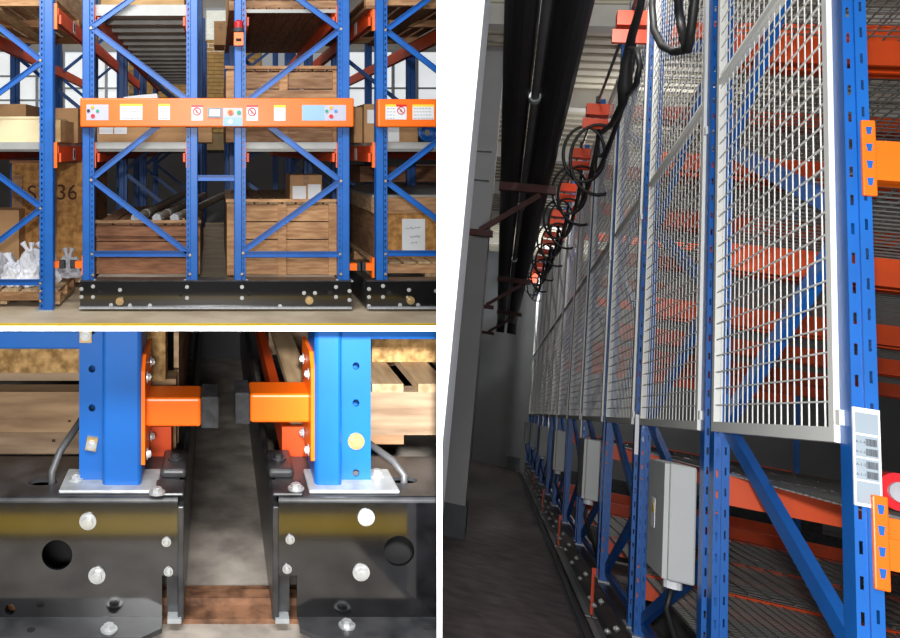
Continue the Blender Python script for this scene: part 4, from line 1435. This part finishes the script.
# unit 0 = row 0 alone (its neighbour lies behind the viewer), then pairs
pairs = [[0]] + [list(range(k, min(k + 2, NR))) for k in range(1, NR, 2)]
for ui, rows in enumerate(pairs):
    a_lo, a_hi = ROWS[rows[0]][0] - 0.05, ROWS[rows[-1]][1] + 0.12
    if ui == 0:
        a_lo -= 0.03
    U = thing('mobile_rack', 'corridor mobile rack with mesh panels, ' + ordn[min(ui, 8)], 'rack', (0, 0, 0))
    # chassis
    obj('base_front', MB().box(T0 - 0.02, T0 - 0.008, a_lo, a_hi, HF + 0.03, HB), 'black_paint', U)
    obj('base_top', MB().box(T0 - 0.02, T0 + 0.16, a_lo, a_hi, HB, HB + 0.008), 'black_steel', U)
    obj('base_flange', MB().box(T0 - 0.06, T0 - 0.02, a_lo, a_hi, HF + 0.028, HF + 0.036), 'zinc_plate', U)
    for aa in (a_lo, a_hi - 0.012):
        obj('base_side', MB().box(T0 - 0.008, T0 + 5.6, aa, aa + 0.012, HF + 0.03, HB), 'black_steel', U)
    if 0 < ui < 6:
        obj('base_marker', MB().box(T0 - 0.03, T0 + 0.02, a_lo - 0.012, a_lo, HF + 0.05, HB + 0.06), 'carrier', U)
        n = 9
        for k in range(n):
            aa = a_lo + 0.12 + (a_hi - a_lo - 0.2) * k / (n - 1)
            bolt(U, (T0 - 0.02, aa, HB - (0.07 if k % 2 else 0.17)), 0.014, (-1, 0, 0))
    for ri in rows:
        a0, a1 = ROWS[ri]
        slots = ri < 5
        hz = HPT + 0.35
        for aa, dirn in ((a0 - 0.075, 0), (a1 - 0.02, 1)):
            if ri == 0 and dirn == 0:
                aa = a0 - 0.074
            for tt in ((T0, T0 + TBAY) if ri < 6 else (T0,)):
                obj('upright', post_mesh(hz - HB, slots), 'blue', U, (tt, aa, HB + 0.008))
            obj('foot_plate', MB().box(T0 - 0.012, T0 + 0.13, aa - 0.04, aa + 0.13, HB + 0.008, HB + 0.018), 'zinc_plate', U)
        # braces of the end frame
        an, af = a0 + 0.01, a1 + 0.01
        zz = [(af, -0.96), (an, -0.42), (af, 0.11), (an, 0.65), (af, 1.23), (an, 1.82), (af, 2.4), (an, 2.98)]
        for (pa, ha), (pb_, hb_) in zip(zz[:-1], zz[1:]):
            m = MB().bar((T0 + 0.045, pa, ha), (T0 + 0.045, pb_, hb_), 0.03, 0.055, up=(0, 0, 1))
            obj('brace', m, 'blue', U)
        obj('brace', MB().bar((T0 + 0.05, a0, HB + 0.07), (T0 + 0.05, a1, HB + 0.07), 0.03, 0.045), 'blue', U)
        if ri < 8:
            mesh_panel(U, a0, a1, HPB, HPT, ri == 0)
        else:
            mesh_panel(U, a0, a1, HPB, HPT, False)
        # shelf beams going back from the corridor
        if ri < 6:
            for h in LV:
                beam_t(U, a0 - 0.06, h, T0 + 0.054, T0 + TBAY, 2 if ri == 0 else ri < 4)
                beam_t(U, a1 + 0.055, h, T0 + 0.054, T0 + TBAY, False, 1)
                if ri < 4:
                    wire_deck(U, a0 - 0.04, a1 + 0.05, h + 0.06, T0 + 0.054, T0 + TBAY, ri < 2)
    units.append(U)
U0, U1 = units[0], units[1]


# electric cabinets on the second row of each unit
def cabinet(U, a0, a1, h0, h1, depth=0.20):
    c = obj('cabinet', MB().box(T0 - 0.10, T0 - 0.002, a0, a1, h0, h1), 'box_grey', U)
    bevel(c, 0.008)
    obj('cabinet_door', MB().box(T0 - 0.12, T0 - 0.102, a0 + 0.004, a1 - 0.004, h0 + 0.004, h1 - 0.004), 'box_grey', c)
    obj('cable_gland', MB().cyl((T0 - 0.06, a0 + 0.12, h0), (T0 - 0.06, a0 + 0.12, h0 - 0.04), 0.035, 12), 'label_white', c)
    obj('cabinet_cable', MB().tube([(T0 - 0.06, a0 + 0.12, h0 - 0.03), (T0 - 0.08, a0 + 0.12, h0 - 0.12), (T0 - 0.03, a0 + 0.16, h0 - 0.25), (T0 + 0.03, a0 + 0.2, h0 - 0.42)], 0.011, 8), 'cable', c, smooth=True)
    return c


for ui in range(1, len(units)):
    rows = pairs[ui]
    a0, a1 = ROWS[rows[0]]
    a = a0 + 0.03
    c = cabinet(units[ui], a, a + 0.38, -0.53, -0.08)
    if ui == 1:
        obj('warning_sticker', MB().box(T0 - 0.122, T0 - 0.12, a + 0.2, a + 0.28, -0.36, -0.24), 'label_white', c)
        obj('warning_mark', MB().prism([(T0 - 0.123, a + 0.205, -0.30), (T0 - 0.123, a + 0.275, -0.30), (T0 - 0.123, a + 0.24, -0.25)], (0.001, 0, 0)), 'warn', c)
    if ui > 0 and len(rows) > 1:
        ab = ROWS[rows[1]][0] - 0.075
        obj('row_tag', MB().box(T0 - 0.004, T0 + 0.046, ab - 0.02, ab - 0.012, -0.10, 0.13), 'label_white', units[ui])

# barcode plate on the near post
ap = ROWS[0][0] - 0.075
c = on_t(851, 406, T0 - 0.01)
d = on_t(851, 504, T0 - 0.01)
pl = obj('barcode_plate', MB().box(T0 - 0.005, T0 + 0.048, ap - 0.02, ap - 0.012, d.z, c.z), 'label_white', U0)
hh = c.z - d.z


def on_plate(name, f0, f1, g0, g1, mat, lift=0.0005):
    w0 = 0.053
    return obj(name, MB().box(T0 - 0.005 + f0 * w0, T0 - 0.005 + f1 * w0, ap - 0.02 - lift, ap - 0.02, d.z + g0 * hh, d.z + g1 * hh), mat, pl)


for g0, g1 in ((0.735, 0.95), (0.495, 0.715), (0.265, 0.48), (0.03, 0.25)):
    on_plate('plate_field', 0.07, 0.93, g0, g1, 'label_grey')
for k, g in enumerate((0.615, 0.515, 0.385, 0.285)):
    rr = random.Random(k)
    f = 0.45
    m = MB()
    while f < 0.86:
        wv = rr.choice((0.008, 0.012, 0.022))
        w0 = 0.053
        m.box(T0 - 0.005 + f * w0, T0 - 0.005 + (f + wv) * w0, ap - 0.0212, ap - 0.0205, d.z + g * hh, d.z + (g + 0.072) * hh)
        f += wv + rr.choice((0.01, 0.014))
    o = obj('barcode', m, 'ink', pl)
    o['kind'] = 'stuff'
    me = text_mesh('A-1-%d' % (4 - k), 0.0085, 'ink', 0.0002)
    o = obj('lettering', me, 'ink', pl, (T0 - 0.005 + 0.25 * 0.053, ap - 0.0212, d.z + (g + 0.03) * hh))
    o.rotation_euler = (math.pi / 2, 0, 0)
for g in (0.8, 0.07):
    pass
# red cargo roll behind the plate
rd = thing('red_canister', 'round red canister end lying on the wire deck beside the barcode plate', 'canister', (0.957, 2.62, LV[1] + 0.069 + 0.045))
obj('canister_body', MB().cyl((0, 0, 0), (0, 0.08, 0), 0.045, 20), 'red', rd)
obj('canister_cap', MB().cyl((0, -0.012, 0), (0, 0, 0), 0.024, 20), 'plastic_grey', rd)

# floor rail along the chassis
single('floor_rail', MB().box(T0 - 0.12, T0 - 0.085, 2.5, AEND - 0.3, HF, HF + 0.018).box(T0 - 0.14, T0 - 0.065, 2.5, AEND - 0.3, HF, HF + 0.004), 'conduit',
       'long dull steel strip on the corridor floor along the rack bases', 'rail')
# cable trolley track and orange carriers with hanging loops
HC = 2.76
TC = 0.70
single('trolley_wire', MB().cyl((TC, 4.0, HC + 0.05), (TC, AEND - 0.5, HC + 0.96), 0.012, 8), 'conduit', 'thin steel wire carrying the orange cable clamps', 'wire')
ca = [5.9, 8.1, 9.8, 11.7, 13.7, 15.9, 18.2, 20.6, 22.8]
ORD = 'first second third fourth fifth sixth seventh eighth last'.split()
for k, a in enumerate(ca):
    q = thing('cable_carrier', ORD[k] + ' orange cable clamp on the trolley wire, counted from the corridor mouth', 'clamp', (TC, a, HC + (a - 6) * 0.045), 'orange clamps along the trolley wire')
    obj('clamp_block', MB().box(-0.10, 0.14, -0.05, 0.05, 0.0, 0.11), 'carrier', q)
    obj('clamp_plate', MB().box(-0.13, 0.09, -0.08, -0.05, -0.15, -0.05), 'carrier', q)
    obj('clamp_hook', MB().cyl((0, 0, 0.12), (0, 0, 0.2), 0.02, 8), 'conduit', q)
    if 1 < k:
        obj('clamp_box', MB().box(0.06, 0.12, -0.16, -0.06, -0.40, -0.22), 'carrier', q)
rr = random.Random(11)
for k in range(len(ca) - 1):
    a, b = ca[k], ca[k + 1]
    t = thing('festoon_cable', 'black cable loops hanging after the ' + ORD[k] + ' orange clamp from the corridor mouth', 'cable', (TC, a, HC + (a - 6) * 0.045), 'black cable loops along the trolley wire')
    L_ = b - a
    for j in range(2):
        dep = (0.34, 0.5)[j] * (1.0 + 0.2 * rr.random())
        pts = []
        for i in range(19):
            s_ = i / 18
            y = L_ * (0.5 - 0.5 * math.cos(math.pi * s_))
            z = -0.1 - dep * math.sin(math.pi * s_) ** 0.7
            x = 0.02 - 0.05 * math.sin(math.pi * s_) * j
            pts.append((x, y, z))
        obj('cable_loop', MB().tube(pts, 0.016, 8), 'cable', t, smooth=True)
    if k:
        for j in range(2):
            rx, rz_ = (0.24, 0.34) if j else (0.18, 0.27)
            cx = -0.10 + 0.12 * j
            pts = [(cx + rx * math.cos(x_), -0.05 - 0.06 * j, -0.40 - 0.06 * j + rz_ * math.sin(x_)) for x_ in [2 * math.pi * i / 28 for i in range(29)]]
            obj('cable_coil', MB().tube(pts, 0.015, 8), 'cable', t, smooth=True)
# thick near cable sagging in front of the second mesh panel
c0 = [on_t(u, v, 0.66) for u, v in ((655, -30), (652, 5), (654, 30), (662, 46), (674, 52), (684, 50))]
c1 = [on_t(u, v, 0.66) for u, v in ((684, -30), (678, 0), (681, 25), (686, 48))]
c2 = [on_t(u, v, 0.66) for u, v in ((698, -30), (694, 5), (691, 30), (687, 52))]
t = thing('power_cable', 'thick black cables meeting in a sagging loop before the mesh panel', 'cable', (0, 0, 0))
for c in (c0, c1, c2):
    obj('cable_strand', MB().tube(c, 0.019, 10), 'cable', t, smooth=True)
c3 = [on_t(u, v, 0.62) for u, v in ((645, -20), (640, 8), (632, 35), (627, 60), (625, 85), (622, 105), (612, 124), (602, 132))]
c4 = [on_t(u, v, 0.62) for u, v in ((630, 48), (637, 50), (640, 66), (636, 84), (628, 95))]
t = thing('power_cable', 'black cable with a taped bulge dropping past the first orange clamps', 'cable', (0, 0, 0))
obj('cable_strand', MB().tube(c3, [0.02, 0.022, 0.026, 0.034, 0.046, 0.026, 0.02, 0.02], 10), 'cable', t, smooth=True)
obj('cable_strand', MB().tube(c4, 0.016, 10), 'cable', t, smooth=True)

BASE = Matrix.Identity(4)

# ------------------------------------------------------------------ trim everything where it meets the dividing walls


def world_matrix(o):
    m = o.matrix_basis.copy()
    while o.parent is not None:
        o = o.parent
        m = o.matrix_basis @ m
    return m


def plane_u(u, keep_left):
    """plane of the dividing wall's face; normal points to the side that is cut away"""
    n = Vector((1, -(u - PX) / F, 0)).normalized()
    return (n if keep_left else -n)


def plane_v(v):
    return Vector((0, (v - PY) / F, 1)).normalized()


CUT = {'A': [plane_u(437.3, True)], 'B': [plane_u(437.3, True), plane_v(331)], 'C': [plane_u(441.7, False)]}
gone = []
for o in list(COL.objects):
    if o.type != 'MESH' or ZONES.get(o.name) is None:
        continue
    W_ = world_matrix(o)
    for n in ([] if o.name in ('floor_front', 'trim_line_bay') else CUT['A'] if o.name == 'floor_bay' else CUT[ZONES[o.name]]):
        ds = [n.dot(W_ @ Vector(c)) for c in o.bound_box] if o.data.users == 1 or True else []
        me = o.data
        ds = [n.dot(W_ @ v.co) for v in me.vertices]
        if not ds or max(ds) <= 1e-6:
            continue
        if min(ds) >= -1e-6:
            gone.append(o)
            break
        Wi = W_.inverted()
        ln = (W_.to_3x3().transposed() @ n).normalized()
        co = Wi @ Vector((0, 0, 0))
        me = me.copy()
        bm = bmesh.new()
        bm.from_mesh(me)
        r = bmesh.ops.bisect_plane(bm, geom=bm.verts[:] + bm.edges[:] + bm.faces[:], plane_co=co, plane_no=ln, clear_outer=True)
        eds = [e for e in r['geom_cut'] if isinstance(e, bmesh.types.BMEdge)]
        try:
            bmesh.ops.contextual_create(bm, geom=eds) if len(eds) < 64 and not o.get('kind') == 'stuff' else None
        except Exception:
            pass
        bm.to_mesh(me)
        bm.free()
        o.data = me
dead = set()


def kill(o):
    for c in list(o.children):
        kill(c)
    if o.name in COL.objects:
        bpy.data.objects.remove(o)


for o in gone:
    try:
        nm = o.name
    except ReferenceError:
        continue
    keep = [c for c in o.children]
    if all(c in gone for c in keep):
        kill(o)
    else:
        bm = bmesh.new()
        bm.to_mesh(o.data) if o.data.users == 1 else None
        bm.free()
for o in [o for o in COL.objects if o.type == 'EMPTY' and not o.children]:
    bpy.data.objects.remove(o)
